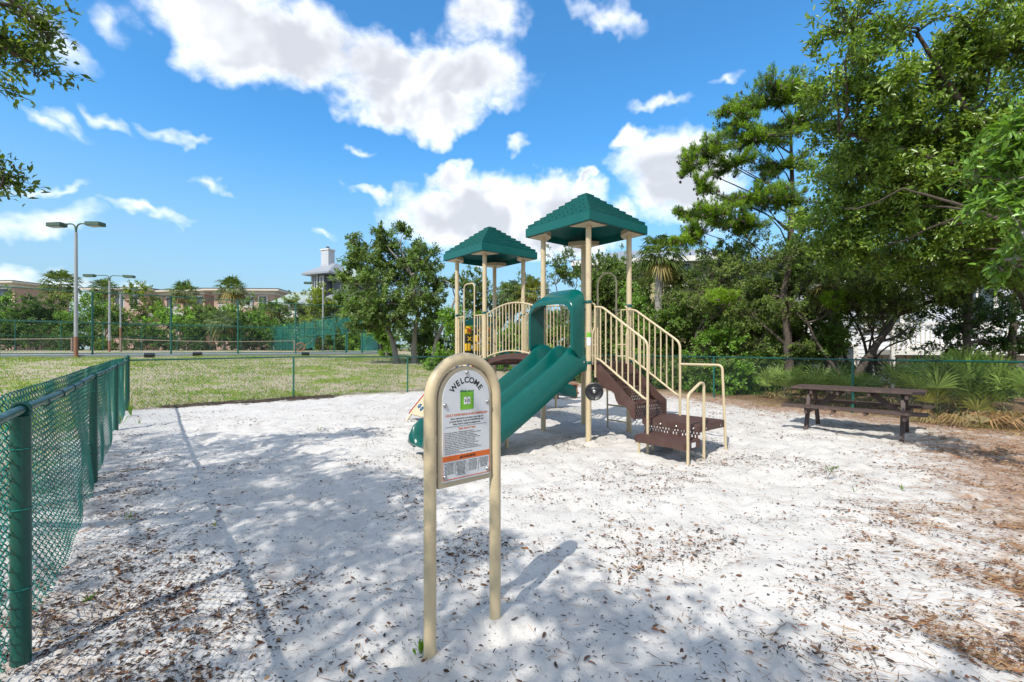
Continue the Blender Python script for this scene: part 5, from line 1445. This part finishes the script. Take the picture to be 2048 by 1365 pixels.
def palm(px, py_c, Y, label, size=1.0, seed=1, dead=.2, blade=.75, nf=30, col=(.075, .115, .035), trunk_r=.16, group='palms'):
    c = P(px, py_c, Y); z0 = gh(c.x, c.y) if Y < 40 else CZ - .5
    root = empty('cabbage_palm', (c.x, c.y, z0), 0, label, 'palm', group)
    h = c.z - z0; rng = np.random.default_rng(seed)
    pts = [(rng.normal() * .04, rng.normal() * .04, h * k / 6 - (.2 if k == 0 else 0)) for k in range(7)]
    MB().tube(pts, [trunk_r * 1.1] + [trunk_r] * 5 + [trunk_r * 1.15], 10).build('trunk', M['bark'], root)
    live = ([], [], []); brown = ([], [], [])
    for k in range(nf):
        el = math.asin(max(-.8, .98 - 1.75 * (k + .5) / nf)); az = k * 2.4 + rng.normal() * .2
        d = (math.cos(az) * math.cos(el), math.sin(az) * math.cos(el), math.sin(el))
        isd = k > nf * (1 - dead)
        fan_frond(brown if isd else live, (0, 0, h + .1), d, rng.uniform(.35, .6) * size, blade * 1.05 * size * rng.uniform(.85, 1.1), 17, rng, (np.array((.17, .14, .055)) * rng.uniform(.6, 1.2) if isd else np.asarray(col) * rng.uniform(.75, 1.3), (.10, .13, .04)), .42 if not isd else .7, .034 * size)
    link_mesh('crown', frond_mesh('crown', live), root)
    if brown[0]: link_mesh('dry_fronds', frond_mesh('dry_fronds', brown), root)
palm(122, 570, 66, 'largest cabbage palm over the hedge, beside the tallest lamp pole', 2.5, 1, .15)
palm(209, 580, 68, 'cabbage palm behind the second lamp pole', 1.9, 2, .2)
palm(369, 588, 68, 'cabbage palm with yellowed skirt in front of the middle brick house', 2.1, 3, .3)
palm(464, 580, 68, 'cabbage palm with yellow lower fronds in front of the right brick house', 2.3, 4, .3)
palm(448, 648, 56, 'low silvery palm inside the hedge behind the long net', 1.9, 5, .15, col=(.10, .14, .07))
palm(545, 622, 60, 'small palm below the shingled roof', 1.3, 6, .4)
palm(1318, 515, 17.5, 'cabbage palm with hanging fronds right of the tall tower roof', .92, 7, .08, trunk_r=.14, nf=38)
palm(1022, 590, 25, 'silvery palm crown between the small tower posts', .85, 8, .1, col=(.10, .14, .075), nf=34)
palm(1068, 590, 24, 'yellow-green palm just left of the slide hood', .95, 9, .3, col=(.12, .135, .03), nf=34)
palm(1669, 575, 15.5, 'palm with a ringed trunk in front of the white house', .8, 10, .55, trunk_r=.15, nf=26)

def palmetto(x, y, label, seed, n=16, size=1.0, col=(.135, .20, .05), dead=.25, group='saw palmettos along the right fence'):
    rng = np.random.default_rng(seed); root = empty('saw_palmetto', (x, y, gh(x, y)), 0, label, 'palmetto', group)
    live = ([], [], []); brown = ([], [], [])
    for k in range(n):
        az = rng.random() * 6.28; isd = rng.random() < dead
        el = R(rng.uniform(35, 82)) if not isd else R(rng.uniform(-5, 30))
        d = (math.cos(az) * math.cos(el), math.sin(az) * math.cos(el), math.sin(el))
        o = Vector((rng.normal() * .25, rng.normal() * .25, .05))
        fan_frond(brown if isd else live, o, d, rng.uniform(.45, .8) * size * (.5 if isd else 1), rng.uniform(.5, .68) * size, 17, rng,
                  ((rng.choice([.30, .25, .22]), .19, .11) if isd else np.asarray(col) * rng.uniform(.75, 1.35), (.12, .15, .05)), .18 if not isd else .5, .017 * size, 170)
    link_mesh('fronds', frond_mesh('fronds', live), root)
    if brown[0]: link_mesh('dry_fronds', frond_mesh('dry_fronds', brown), root)
pl = [(1600, 12.6, 'saw palmetto behind the left end of the picnic table', .9), (1660, 12.0, 'pale green saw palmetto behind the middle of the picnic table', .95), (1735, 11.6, 'small saw palmetto behind the right end of the picnic table', .8),
      (1850, 10.6, 'large saw palmetto right of the picnic table', 1.15), (1915, 10.0, 'bright saw palmetto in the clump right of the picnic table', 1.2), (1985, 9.4, 'saw palmetto near the right edge behind the fence', 1.2), (2050, 9.0, 'saw palmetto cut by the right edge of the picture', 1.1),
      (1950, 11.2, 'tall saw palmetto at the back of the right clump', 1.3), (1560, 13.4, 'saw palmetto under the dark shrub near the left picnic bench', .8)]
for i, (px, Y, lab, sz) in enumerate(pl):
    x = (px - 1024) / FPX * Y; palmetto(x, Y, lab, 40 + i, 20, sz)
palmetto((1970 - 1024) / FPX * 8.35, 8.35, 'drooping straw coloured dead palmetto fronds at the fence foot on the right', 70, 14, .85, (.2, .22, .07), .8)
palmetto((1845 - 1024) / FPX * 9.3, 9.3, 'orange brown dying palmetto at the end of the picnic table', 71, 8, .7, (.2, .2, .05), .75)

# ---- pine
def pine():
    b = ground_at(1575, 17.0); rng = np.random.default_rng(5)
    root = empty('sand_pine', b, 0, 'ragged dark sand pine with bright needle tufts right of the tall tower', 'tree')
    tops = [(1550, 205, 17, 1.5, 1.2, .55), (1600, 250, 17, 1.2, 1.2, .5), (1480, 240, 16.5, .7, .8, .35), (1520, 275, 16.5, 1.3, 1, .3), (1420, 300, 16, .9, .9, .35), (1380, 330, 15.8, .6, .7, .3), (1470, 330, 16.5, .7, .8, .3), (1400, 370, 15.8, .5, .6, .25),
            (1560, 330, 17, 1.0, 1, .35), (1510, 395, 16, 1.1, .9, .3), (1425, 430, 15.5, 1.0, .8, .3), (1560, 400, 15.5, .9, .8, .3), (1380, 425, 15.5, .55, .6, .25), (1480, 450, 15.5, 1.0, .8, .25), (1370, 480, 15.2, .5, .5, .3), (1400, 465, 15.2, .6, .6, .25), (1600, 190, 17, .8, .8, .3), (1450, 215, 16.5, .4, .5, .2),
            (1450, 590, 14.5, .5, .5, .2), (1670, 600, 13.5, .6, .5, .2), (1720, 590, 13.5, .7, .5, .2)]
    tb = MB(); h = P(1590, 200, 17).z - b.z
    tp = [(0, 0, -.3), (.1, .0, 2), (.05, 0, 4.5), (.25, .1, 7), (.1, 0, h - .6)]
    tb.tube(tp, [.17, .15, .12, .09, .03], 9)
    N0, N1, Cc, cones = [], [], [], []
    lob = []
    for (px, py, Y, rx, ry, rz) in tops:
        c = P(px, py, Y) - b
        zt = max(.8, c.z - .6 - abs(c.x) * .18); tpz = Vector((.1, .03, min(zt, h - .8)))
        q = limb(tpz, c, .035, .010, rng, .09); tb.tube([p for p, _ in q], [r for _, r in q], 6)
        rx *= 1.22; ry *= 1.2; rz *= 1.5; nt = int(110 * rx * ry / .8) + 30
        nbr = 8 + int(6 * rx); ends = [unit(rng.normal(size=3) * np.array((1, 1, .8)) + np.array((0, 0, .25))) * rng.uniform(.75, 1.15) for _ in range(nbr)]
        for _ in range(nt):
            f = rng.random() ** .6; u = ends[rng.integers(nbr)] * f + rng.normal(size=3) * .10
            t = Vector((c.x + u[0] * rx, c.y + u[1] * ry, c.z + u[2] * rz))
            st = Vector((c.x + u[0] * rx * .75, c.y + u[1] * ry * .75, c.z + u[2] * rz * .7 - .06))
            lob.append((c, st, t))
            if rng.random() < .35: cones.append(t - Vector((0, 0, .12)) + Vector(rng.normal(size=3)) * .08)
    tb.build('trunk', M['bark_dark'], root)
    tw = np.array([[tuple(c), tuple(s), tuple(t)] for c, s, t in lob]); tv, tf = tubes_np(tw, np.array([[.012, .008, .004]]), 3, (.3, .2, .9))
    tag(link_mesh('twigs', np_mesh('twigs', tv, tf, M['bark_dark']), root), kind='stuff')
    per = 42; n = len(lob) * per; ti = np.repeat(np.arange(len(lob)), per)
    tip = tw[ti, 2]; ax = unit(tw[ti, 2] - tw[ti, 1]) * .6 + np.array((0, 0, .45))
    d = unit(ax + unit(rng.normal(size=(n, 3))) * .95)
    c = tip - unit(ax) * (rng.random(n) * .22)[:, None]
    V, F, k = leaves_np(c, d, .15 * rng.uniform(.7, 1.2, n), .0155, rng, .1)
    bright = (rng.random(len(lob)) < .55)[ti]
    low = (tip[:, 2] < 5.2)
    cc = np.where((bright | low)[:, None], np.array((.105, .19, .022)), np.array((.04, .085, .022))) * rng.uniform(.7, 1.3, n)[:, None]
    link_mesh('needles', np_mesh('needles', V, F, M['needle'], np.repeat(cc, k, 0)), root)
    cb = MB().lathe([(.012, -.035), (.028, -.015), (.026, .01), (.008, .04)], 6).mesh('cone', M['bark_dark'])
    cv = np.array([v.co[:] for v in cb.vertices]); allv = []; allf = []; o = 0
    for q in cones:
        allv.append(cv * rng.uniform(.9, 1.5) + np.array(q)); 
        for f in cb.polygons: 
            if len(f.vertices) == 4: allf.append([o + i for i in f.vertices])
        o += len(cv)
    tag(link_mesh('cones', np_mesh('cones', np.concatenate(allv), allf, M['bark_dark']), root), kind='stuff')
pine()

# ---- trees over the right half: leaning scrub oaks behind the fence, a large live oak and a near glossy-leaved one
b = ground_at(1690, 13.2)
tree('scrub_oak_tree', 'leaning scrub oak with tangled bare twigs behind the picnic table', b,
     [[(-.1, 0, -.2, .12), (.5, .1, .8, .11), (1.1, .1, 1.7, .09), (1.6, .1, 2.4, .06), (2.2, .2, 3.0, .04)], [(.2, .1, .3, .06), (-.4, .3, 1.3, .04), (-.9, .3, 2.2, .03)]],
     lobes_px(b, [(1760, 560, 13, .9, .9, .35, 85), (1840, 560, 12.5, 1, .9, .4, 95), (1900, 590, 12.5, .8, .9, .4, 75), (1700, 575, 13.2, .7, .8, .3, 55), (1800, 600, 13, .9, .9, .3, 75), (1960, 570, 12, .8, .9, .4, 70), (1740, 620, 13.4, .9, .8, .35, 30), (1820, 655, 13.4, .8, .8, .35, 26), (1620, 560, 14, .8, .8, .4, 50), (1590, 620, 14, .6, .7, .35, 30)]),
     34, (.07, .038), (.07, .095, .03), (.13, .14, .045), seed=41, bark='bark_dark', tone=.35, twig_r=.007, twig=.3)
b = ground_at(1573, 14.0)
tree('scrub_oak_tree', 'straight dark-trunked oak left of the picnic table behind the fence', b,
     [[(0, 0, -.2, .13), (.05, 0, 1.5, .12), (0, .1, 3.0, .10), (.15, .1, 4.2, .07)]],
     lobes_px(b, [(1560, 520, 14, .8, .8, .4, 65), (1630, 500, 14, .9, .9, .5, 75), (1520, 560, 14.5, .6, .7, .3, 40), (1600, 455, 14, .8, .8, .4, 60), (1690, 520, 14, .8, .9, .5, 70), (1500, 620, 14.5, .6, .6, .4, 40), (1570, 600, 13.6, .5, .5, .4, 26), (1620, 690, 13.8, .6, .6, .4, 36)]),
     36, (.078, .042), (.055, .085, .025), OAK2, seed=42, bark='bark_dark', tone=.35, twig=.3)
b = ground_at(1985, 12.5)
tree('scrub_oak_tree', 'dark understorey oak in deep shade at the right edge behind the palmettos', b,
     [[(-.6, 0, -.2, .10), (-.7, 0, 1.6, .09), (-.5, .1, 3.0, .06)], [(.4, 0, -.2, .10), (.6, 0, 2.2, .08)]],
     lobes_px(b, [(1920, 640, 12.8, .9, .9, .6, 60), (1990, 620, 12.8, .9, .9, .7, 75), (2050, 600, 12.6, .9, .9, .7, 75), (2000, 680, 13, 1.1, .9, .5, 65), (1900, 690, 13.2, .8, .8, .4, 40), (2080, 660, 12.6, .9, .9, .6, 60)]),
     30, (.095, .05), DARK, OAK, seed=43, bark='bark_dark', tone=.3, twig=.3)

b = Vector((10.2, 7.4, 0))
tree('live_oak', 'large live oak whose branches fill the upper right of the picture', b,
     [[(0, 0, -.3, .26), (-.2, 0, 1.6, .23), (-.7, .1, 3.0, .15), (-1.6, .2, 4.2, .085), (-2.7, .2, 5.4, .05), (-3.6, .1, 6.6, .025)], [(-.4, 0, 2.4, .14), (-1.6, -.3, 3.0, .05), (-2.9, -.2, 3.6, .026), (-4.0, -.1, 4.0, .012)], [(-1.6, .2, 4.2, .10), (-3.2, .4, 4.7, .05), (-4.6, .5, 5.2, .022)]],
     lobes_px(b, [(1700, 45, 7.2, .7, .8, .3, 46), (1790, 50, 7.4, .8, .8, .35, 48), (1690, 120, 7.2, .5, .6, .3, 26), (1670, 175, 7.6, .5, .6, .3, 26), (1740, 190, 7.6, .7, .8, .35, 62), (1850, 170, 7.8, .8, .8, .45, 80), (1820, 265, 8, 1.0, .9, .4, 100), (1720, 265, 8, .7, .8, .35, 64), (1900, 250, 8, .8, .8, .5, 85),
                   (1960, 130, 7.6, .9, .8, .6, 95), (2020, 60, 7.4, .8, .8, .6, 85), (1930, 40, 7.2, .5, .6, .3, 34), (2030, 220, 7.8, .8, .8, .6, 85), (1780, 350, 8.2, 1.0, .9, .4, 95), (1690, 345, 8.4, .7, .8, .35, 56), (1880, 360, 8.2, 1.0, .9, .5, 100), (1980, 340, 8, .8, .8, .5, 80),
                   (1740, 440, 8.6, 1.0, .9, .4, 90), (1850, 450, 8.6, 1.0, .9, .45, 95), (1950, 470, 8.4, 1.0, .9, .5, 95), (1670, 430, 8.8, .7, .7, .35, 50), (1790, 510, 9, .9, .8, .35, 70), (1890, 530, 9, .9, .8, .4, 75), (2030, 430, 8.2, .9, .8, .6, 85), (2010, 540, 9, .9, .8, .45, 70), (1700, 500, 9, .7, .7, .3, 45), (2110, 300, 8, .9, .9, .8, 70), (2110, 120, 7.6, .9, .9, .8, 70)]),
     29, (.092, .042), (.068, .105, .022), (.125, .155, .034), seed=44, bark='bark_dark', lmat='gloss_leaf', tone=.35, twig=.38, twig_r=.004, limb_r=.016, six=True)
b = Vector((13.0, 11.2, .2))
tree('live_oak', 'second live oak standing behind the large one, filling the gaps in its crown', b,
     [[(0, 0, -.3, .2), (-.2, 0, 1.8, .17), (-.9, .1, 3.2, .12), (-2.2, .2, 4.2, .08), (-3.6, .2, 5.0, .05)], [(-.9, .1, 3.2, .08), (-1.6, .1, 4.8, .06), (-2.4, .1, 6.2, .04)]],
     lobes_px(b, [(1680, 330, 11.5, 1.0, .9, .6, 50), (1760, 270, 11.5, 1.1, .9, .7, 55), (1850, 300, 11.2, 1.2, .9, .7, 60), (1950, 280, 11, 1.2, .9, .8, 60), (2040, 260, 11, 1.1, .9, .8, 55), (1690, 430, 11.8, 1.0, .9, .6, 50), (1780, 420, 11.5, 1.2, .9, .6, 60), (1880, 420, 11.2, 1.2, .9, .7, 60), (1980, 420, 11, 1.2, .9, .7, 60), (2060, 400, 11, 1, .9, .8, 50),
                   (1720, 510, 12, 1, .9, .45, 45), (1830, 520, 11.5, 1.1, .9, .45, 50), (1930, 530, 11.2, 1.1, .9, .5, 50), (2030, 530, 11, 1.1, .9, .6, 50), (1980, 170, 11, 1, .9, .7, 40), (1880, 200, 11.2, .9, .9, .6, 36)]),
     24, (.15, .07), (.065, .105, .025), (.12, .155, .035), seed=48, bark='bark_dark', lmat='leaf', tone=.3, twig=.5, twig_r=.005, limb_r=.035)
b = Vector((6.2, 3.9, 0))
tree('glossy_oak', 'near oak with large glossy leaves reaching in from the right edge', b,
     [[(0, 0, -.3, .13), (-.1, 0, 1.2, .11), (-.3, .1, 2.3, .05), (-.9, .2, 3.2, .02)], [(-.1, 0, 1.6, .03), (-.6, .1, 2.2, .02), (-1.2, .2, 2.5, .012)]],
     lobes_px(b, [(2000, 330, 4.9, .30, .3, .16, 22), (2040, 290, 4.7, .3, .3, .18, 22), (1985, 400, 4.9, .22, .25, .12, 13), (2035, 440, 4.6, .25, .3, .16, 17), (2080, 360, 4.4, .3, .3, .3, 22), (1950, 350, 5.0, .2, .2, .1, 9), (2010, 520, 4.8, .2, .2, .12, 9), (2110, 200, 4.5, .4, .4, .4, 24), (2120, 500, 4.5, .3, .3, .4, 20)]),
     15, (.105, .040), (.07, .125, .026), (.11, .17, .035), seed=45, bark='bark', lmat='gloss_leaf', tone=.2, twig=.26, twig_r=.0035, limb_r=.012, six=True)

# ---- oaks at the viewer's side: one hangs into the top left corner, both dapple the sand
b = Vector((-7.2, 0.2, 0))
def sh(x, y, z, r, k, rz=None): return ((x - b[0], y - b[1], z), (r, r, rz or r * .6), k)
tree('live_oak', 'oak outside the left fence whose twigs hang into the top left corner', b,
     [[(0, 0, -.3, .20), (.1, .1, 2, .16), (.5, .4, 3.6, .10), (1.2, .9, 4.8, .05)], [(.3, .2, 2.6, .07), (-.4, 1.6, 3.8, .045), (-.9, 3, 4.6, .03)], [(.5, .4, 3.6, .07), (2.0, .2, 4.6, .045), (3.4, .0, 5.1, .025)]],
     lobes_px(b, [(18, 75, 4.4, .24, .3, .22, 22), (-70, 110, 4.4, .4, .4, .4, 36), (95, 60, 4.3, .12, .2, .11, 10), (45, 15, 4.4, .16, .2, .10, 8), (70, 130, 4.4, .06, .08, .08, 4), (-2, 352, 4.6, .11, .15, .06, 7), (-60, 390, 4.6, .2, .25, .14, 10)])
     + [sh(-5.4, 2.6, 4.5, 1.0, 70), sh(-6.8, 3.2, 4.8, 1.1, 60), sh(-8.0, 3.6, 4.6, .9, 40), sh(-4.4, .9, 4.9, 1.0, 85), sh(-6.0, .8, 5.5, 1.2, 80), sh(-3.6, 1.1, 4.8, .75, 50), sh(-5.2, 1.6, 5.0, .9, 60), sh(-7.6, 1.2, 5.4, 1.2, 50), sh(-3.9, -.2, 5.0, .9, 44), sh(-5.0, -.6, 5.4, 1.1, 50)],
     32, (.078, .036), (.04, .065, .02), OAK2, seed=46, bark='bark_dark', tone=.3, twig=.40, limb_r=.025, twig_r=.004)
b = Vector((-2.6, -4.2, 0))
tree('live_oak', 'oak behind the viewpoint whose shade dapples the foreground sand', b,
     [[(0, 0, -.3, .25), (0, .1, 2, .22), (.3, .8, 3.8, .10), (.6, 1.8, 5.0, .04)], [(.1, .3, 2.6, .08), (-.9, 1.6, 4.2, .04)], [(.3, .8, 3.8, .07), (1.9, 1.2, 5.0, .03)]],
     [sh(-3.3, .2, 5.0, .85, 34), sh(-2.9, -1.0, 5.2, .9, 36), sh(-2.3, -.5, 4.9, .6, 20), sh(-1.9, -1.5, 5.0, .8, 30), sh(-1.2, -2.1, 5.0, .8, 30), sh(-.3, -2.6, 5.0, .85, 32), sh(.5, -2.9, 4.9, .8, 28), sh(-2.4, -2.4, 5.6, 1, 36), sh(-.9, -3.3, 5.6, 1.1, 40), sh(1.3, -3.4, 5.0, .8, 24), sh(-3.6, -1.9, 5.4, 1, 34), sh(-2.4, .2, 4.6, .45, 9), sh(-1.4, -1.0, 4.6, .4, 8), sh(-3.1, 1.1, 4.8, .5, 14)],
     25, (.085, .04), (.04, .065, .02), OAK2, seed=47, bark='bark', tone=.3, twig=.42, limb_r=.025, twig_r=.004)

# ================================================================== GROUND COVER
def lawn():
    rng = np.random.default_rng(8); n = 210000
    Y = 8 + 24 * rng.random(n) ** 1.15; X = rng.uniform(-1.2, -.02, n) * Y - .5
    ins = inside(X, Y); t = (X - C0[0]) * NV[0] + (Y - C0[1]) * NV[1]
    dens = np.clip(1.28 - 1.1 * (fbm(X, Y, .55, 4, 3) * .8 + fbm(X, Y, 2.2, 3, 6) * .6), 0, 1) ** 1.7
    keep = (ins < -.12) & (t < 16.2) & (rng.random(n) < dens * 1.25)
    X, Y = X[keep], Y[keep]; n = len(X)
    Z = gz(X, Y) + bumps(X, Y)
    c = np.stack([X, Y, Z - .01], -1); d = np.stack([rng.normal(size=n) * .5, rng.normal(size=n) * .5, np.ones(n)], -1)
    L = rng.uniform(.05, .13, n); V, F, k = leaves_np(c, d, L, .016, rng, .15, up=.0)
    cc = np.where((rng.random(n) < .3)[:, None], np.array((.28, .26, .10)), np.array((.12, .215, .035))) * rng.uniform(.65, 1.3, n)[:, None]
    o = link_mesh('lawn_grass', np_mesh('lawn_grass', V, F, M['grass'], np.repeat(cc, k, 0))); tag(o, 'patchy short lawn grass between the low fence and the tennis court', 'grass', kind='stuff')
lawn()

def scatter(n, rng, dens, y1=16, pw=1.6):
    n = int(n * 1.3); Y = 1.1 + (y1 - 1.1) * rng.random(n) ** pw; X = rng.uniform(-1, 1, n) * (1.2 * Y + 1.0)
    k = rng.random(n) < dens(X, Y); X, Y = X[k], Y[k]
    return np.stack([X, Y, gz(X, Y) + bumps(X, Y)], -1)
def litter():
    rng = np.random.default_rng(19)
    clump = lambda x, y: np.clip((fbm(x, y, 1.7, 4, 12) - .42) * 4.2, 0, 1.2)
    # fallen leaves
    pts = scatter(150000, rng, lambda x, y: np.where(inside(x, y) > -.8, .011 + .10 * clump(x, y) ** 3 + .36 * straw(x, y) * np.where(x < 0, .55, 1) * (.12 + clump(x, y)), 0))
    n = len(pts); az = rng.random(n) * 6.28
    d = np.stack([np.cos(az), np.sin(az), rng.normal(size=n) * .16], -1); pts[:, 2] += rng.uniform(.003, .014, n)
    V, F, k = leaves_np(pts, d, rng.uniform(.018, .055, n), rng.uniform(.007, .018, n), rng, .25, up=1.5, six=True)
    pal = np.array([(.15, .075, .045), (.22, .12, .065), (.10, .06, .042), (.30, .20, .115), (.24, .10, .05), (.07, .052, .042)])
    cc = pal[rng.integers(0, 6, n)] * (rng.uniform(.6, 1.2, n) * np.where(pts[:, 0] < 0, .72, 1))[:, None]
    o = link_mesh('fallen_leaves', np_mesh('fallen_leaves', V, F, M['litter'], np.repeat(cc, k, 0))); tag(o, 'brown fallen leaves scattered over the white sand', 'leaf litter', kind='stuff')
    # pine straw
    pts = scatter(230000, rng, lambda x, y: np.where(inside(x, y) > -.8, .02 + .05 * clump(x, y) ** 2 + 1.2 * (straw(x, y) * (x > 0)) * (.25 + clump(x, y)), 0))
    n = len(pts); az = rng.normal(size=n) * .75 - .55 + (rng.random(n) < .25) * rng.random(n) * 3
    d = np.stack([np.cos(az), np.sin(az), rng.normal(size=n) * .05], -1); pts[:, 2] += rng.uniform(.004, .02, n)
    V, F, k = leaves_np(pts, d, rng.uniform(.05, .15, n), .0030, rng, .1, up=2.5)
    pal = np.array([(.36, .19, .085), (.26, .125, .055), (.40, .26, .13), (.17, .085, .045)])
    cc = pal[rng.integers(0, 4, n)] * rng.uniform(.7, 1.2, n)[:, None]
    o = link_mesh('pine_straw', np_mesh('pine_straw', V, F, M['litter'], np.repeat(cc, k, 0))); tag(o, 'rust coloured pine straw strewn over the right side of the sand', 'pine straw', kind='stuff')
    # dark crumbs and chips
    pts = scatter(215000, rng, lambda x, y: np.where(inside(x, y) > -.5, .09 + .38 * clump(x, y) ** 2 + .5 * straw(x, y) * (.3 + clump(x, y)), 0), 13, 1.8)
    n = len(pts); az = rng.random(n) * 6.28
    d = np.stack([np.cos(az), np.sin(az), rng.normal(size=n) * .3], -1); pts[:, 2] += .003
    V, F, k = leaves_np(pts, d, rng.uniform(.008, .034, n), rng.uniform(.003, .008, n), rng, .3, up=1.0)
    cc = np.array((.060, .045, .036)) * rng.uniform(.5, 2.0, n)[:, None]
    o = link_mesh('bark_crumbs', np_mesh('bark_crumbs', V, F, M['litter'], np.repeat(cc, k, 0))); tag(o, 'dark bark crumbs and twig bits sprinkled on the sand', 'debris', kind='stuff')
litter()

# dark washed-up twigs along the foot of the back fence
def twig_heap():
    rng = np.random.default_rng(3); n = 420
    s = rng.uniform(.6, 4.6, n) ; p = C0[None] + U[None] * s[:, None] - NV[None] * (np.abs(rng.normal(size=n)) * .22)[:, None]
    az = math.atan2(U[1], U[0]) + rng.normal(size=n) * .25; L = rng.uniform(.15, .55, n)
    d = np.stack([np.cos(az), np.sin(az), rng.normal(size=n) * .05], -1)
    c = np.stack([p[:, 0], p[:, 1], gz(p[:, 0], p[:, 1]) + bumps(p[:, 0], p[:, 1]) + .01 + rng.random(n) * .03], -1)
    Pt = np.stack([c, c + d * (L * .5)[:, None] + rng.normal(size=(n, 3)) * .015, c + d * L[:, None]], 1)
    V, F = tubes_np(Pt, .005, 4, (.1, .2, .95)); o = link_mesh('fallen_twigs', np_mesh('fallen_twigs', V, F, M['bark_dark'])); tag(o, 'dark heap of fallen twigs along the foot of the back fence', 'twigs', kind='stuff')
twig_heap()

def weed(px, py, label, h, n, seed, col=(.10, .18, .04), leaf=(.05, .012), up=1.2, leafy=False):
    Y = FPX * CAM_H / (py - HOR); x = (px - 1024) / FPX * Y; rng = np.random.default_rng(seed)
    root = empty('weed', (x, Y, gh(x, Y)), 0, label, 'weed', 'weeds in the sand')
    if leafy:
        st = []
        for k in range(6):
            a = rng.random() * 6.28; st.append([(0, 0, 0), (math.cos(a) * h * .2, math.sin(a) * h * .2, h * .55), (math.cos(a) * h * .45, math.sin(a) * h * .45, h * rng.uniform(.75, 1.0))])
        st = np.array(st); V, F = tubes_np(st, .0025, 4, (.3, .2, .9)); link_mesh('stems', np_mesh('stems', V, F, M['twig']), root)
        c = (st[rng.integers(0, 6, n), 1] + (st[rng.integers(0, 6, n), 2] - st[rng.integers(0, 6, n), 1]) * rng.random(n)[:, None]); d = rng.normal(size=(n, 3)) + np.array((0, 0, .6)); L = leaf[0]
    else:
        c = rng.normal(size=(n, 3)) * np.array((.012, .012, 0)); d = np.stack([rng.normal(size=n) * .4, rng.normal(size=n) * .4, np.full(n, up)], -1); L = h * rng.uniform(.6, 1.1, n)
    V, F, k = leaves_np(c, d, L, leaf[1], rng, .2, up=.1)
    link_mesh('leaves', np_mesh('leaves', V, F, M['grass'], np.repeat(np.asarray(col) * rng.uniform(.7, 1.3, n)[:, None], k, 0)), root)
weed(262, 832, 'larger spiky weed at the corner of the left fence', .36, 12, 1, leaf=(.3, .018))
weed(242, 850, 'spiky weed left of the corner post foot', .30, 9, 2, leaf=(.3, .018))
weed(276, 848, 'small grass sprout in the sand right of the corner post', .16, 7, 3, leaf=(.2, .01))
weed(1655, 960, 'small leafy seedling in the sand below the picnic table', .17, 46, 4, (.09, .14, .05), (.035, .009), leafy=True)
weed(1710, 985, 'two-bladed grass sprout right of the leafy seedling', .10, 5, 5, leaf=(.1, .006))
weed(1806, 980, 'tiny green sprout at the edge of the pine straw', .08, 8, 6, leaf=(.1, .008))
weed(843, 1308, 'tiny green leaves at the foot of the left sign post', .08, 9, 7, (.12, .22, .03), (.03, .016))
weed(258, 1035, 'yellow-green grass sprout in the dark litter by the left fence', .11, 5, 8, (.2, .24, .04), (.1, .008))
weed(175, 1200, 'small bright green tuft in the sand at the lower left', .05, 22, 9, (.10, .2, .04), (.05, .008), up=.5)
weed(432, 1055, 'pale twin sprout on the open sand left of the sign', .05, 6, 10, (.2, .2, .06), (.05, .008))
weed(640, 862, 'dry little tuft on the bright sand left of the slide', .12, 12, 11, (.2, .2, .08), (.1, .006))

def stick(px0, py0, px1, py1, label, r=.005, seed=1):
    a = Vector((0, 0, 0)); pts = []
    rng = np.random.default_rng(seed)
    g = lambda px, py: Vector(((px - 1024) / FPX * FPX * CAM_H / (py - HOR), FPX * CAM_H / (py - HOR), 0))
    p0, p1 = g(px0, py0), g(px1, py1); L = (p1 - p0).length
    for k in range(7):
        q = p0.lerp(p1, k / 6) + Vector((rng.normal(), rng.normal(), 0)) * L * .02; pts.append(Vector((q.x, q.y, gh(q.x, q.y) + .008)) - p0)
    o = MB().tube(pts, [r * (1 - .08 * k) for k in range(7)], 6).build('fallen_stick', M['bark'])
    o.location = p0; tag(o, label, 'stick', 'sticks on the sand')
stick(1730, 1288, 1757, 1338, 'short grey stick lying on the sand at the lower right', .004, 1)
stick(1476, 1252, 1640, 1345, 'long thin curved twig on the sand near the bottom edge', .0022, 2)
stick(92, 1232, 78, 1285, 'small crooked stick beside the near fence post', .005, 3)
stick(1532, 1258, 1618, 1252, 'thin straight twig on the sand right of the sign shadow', .003, 4)
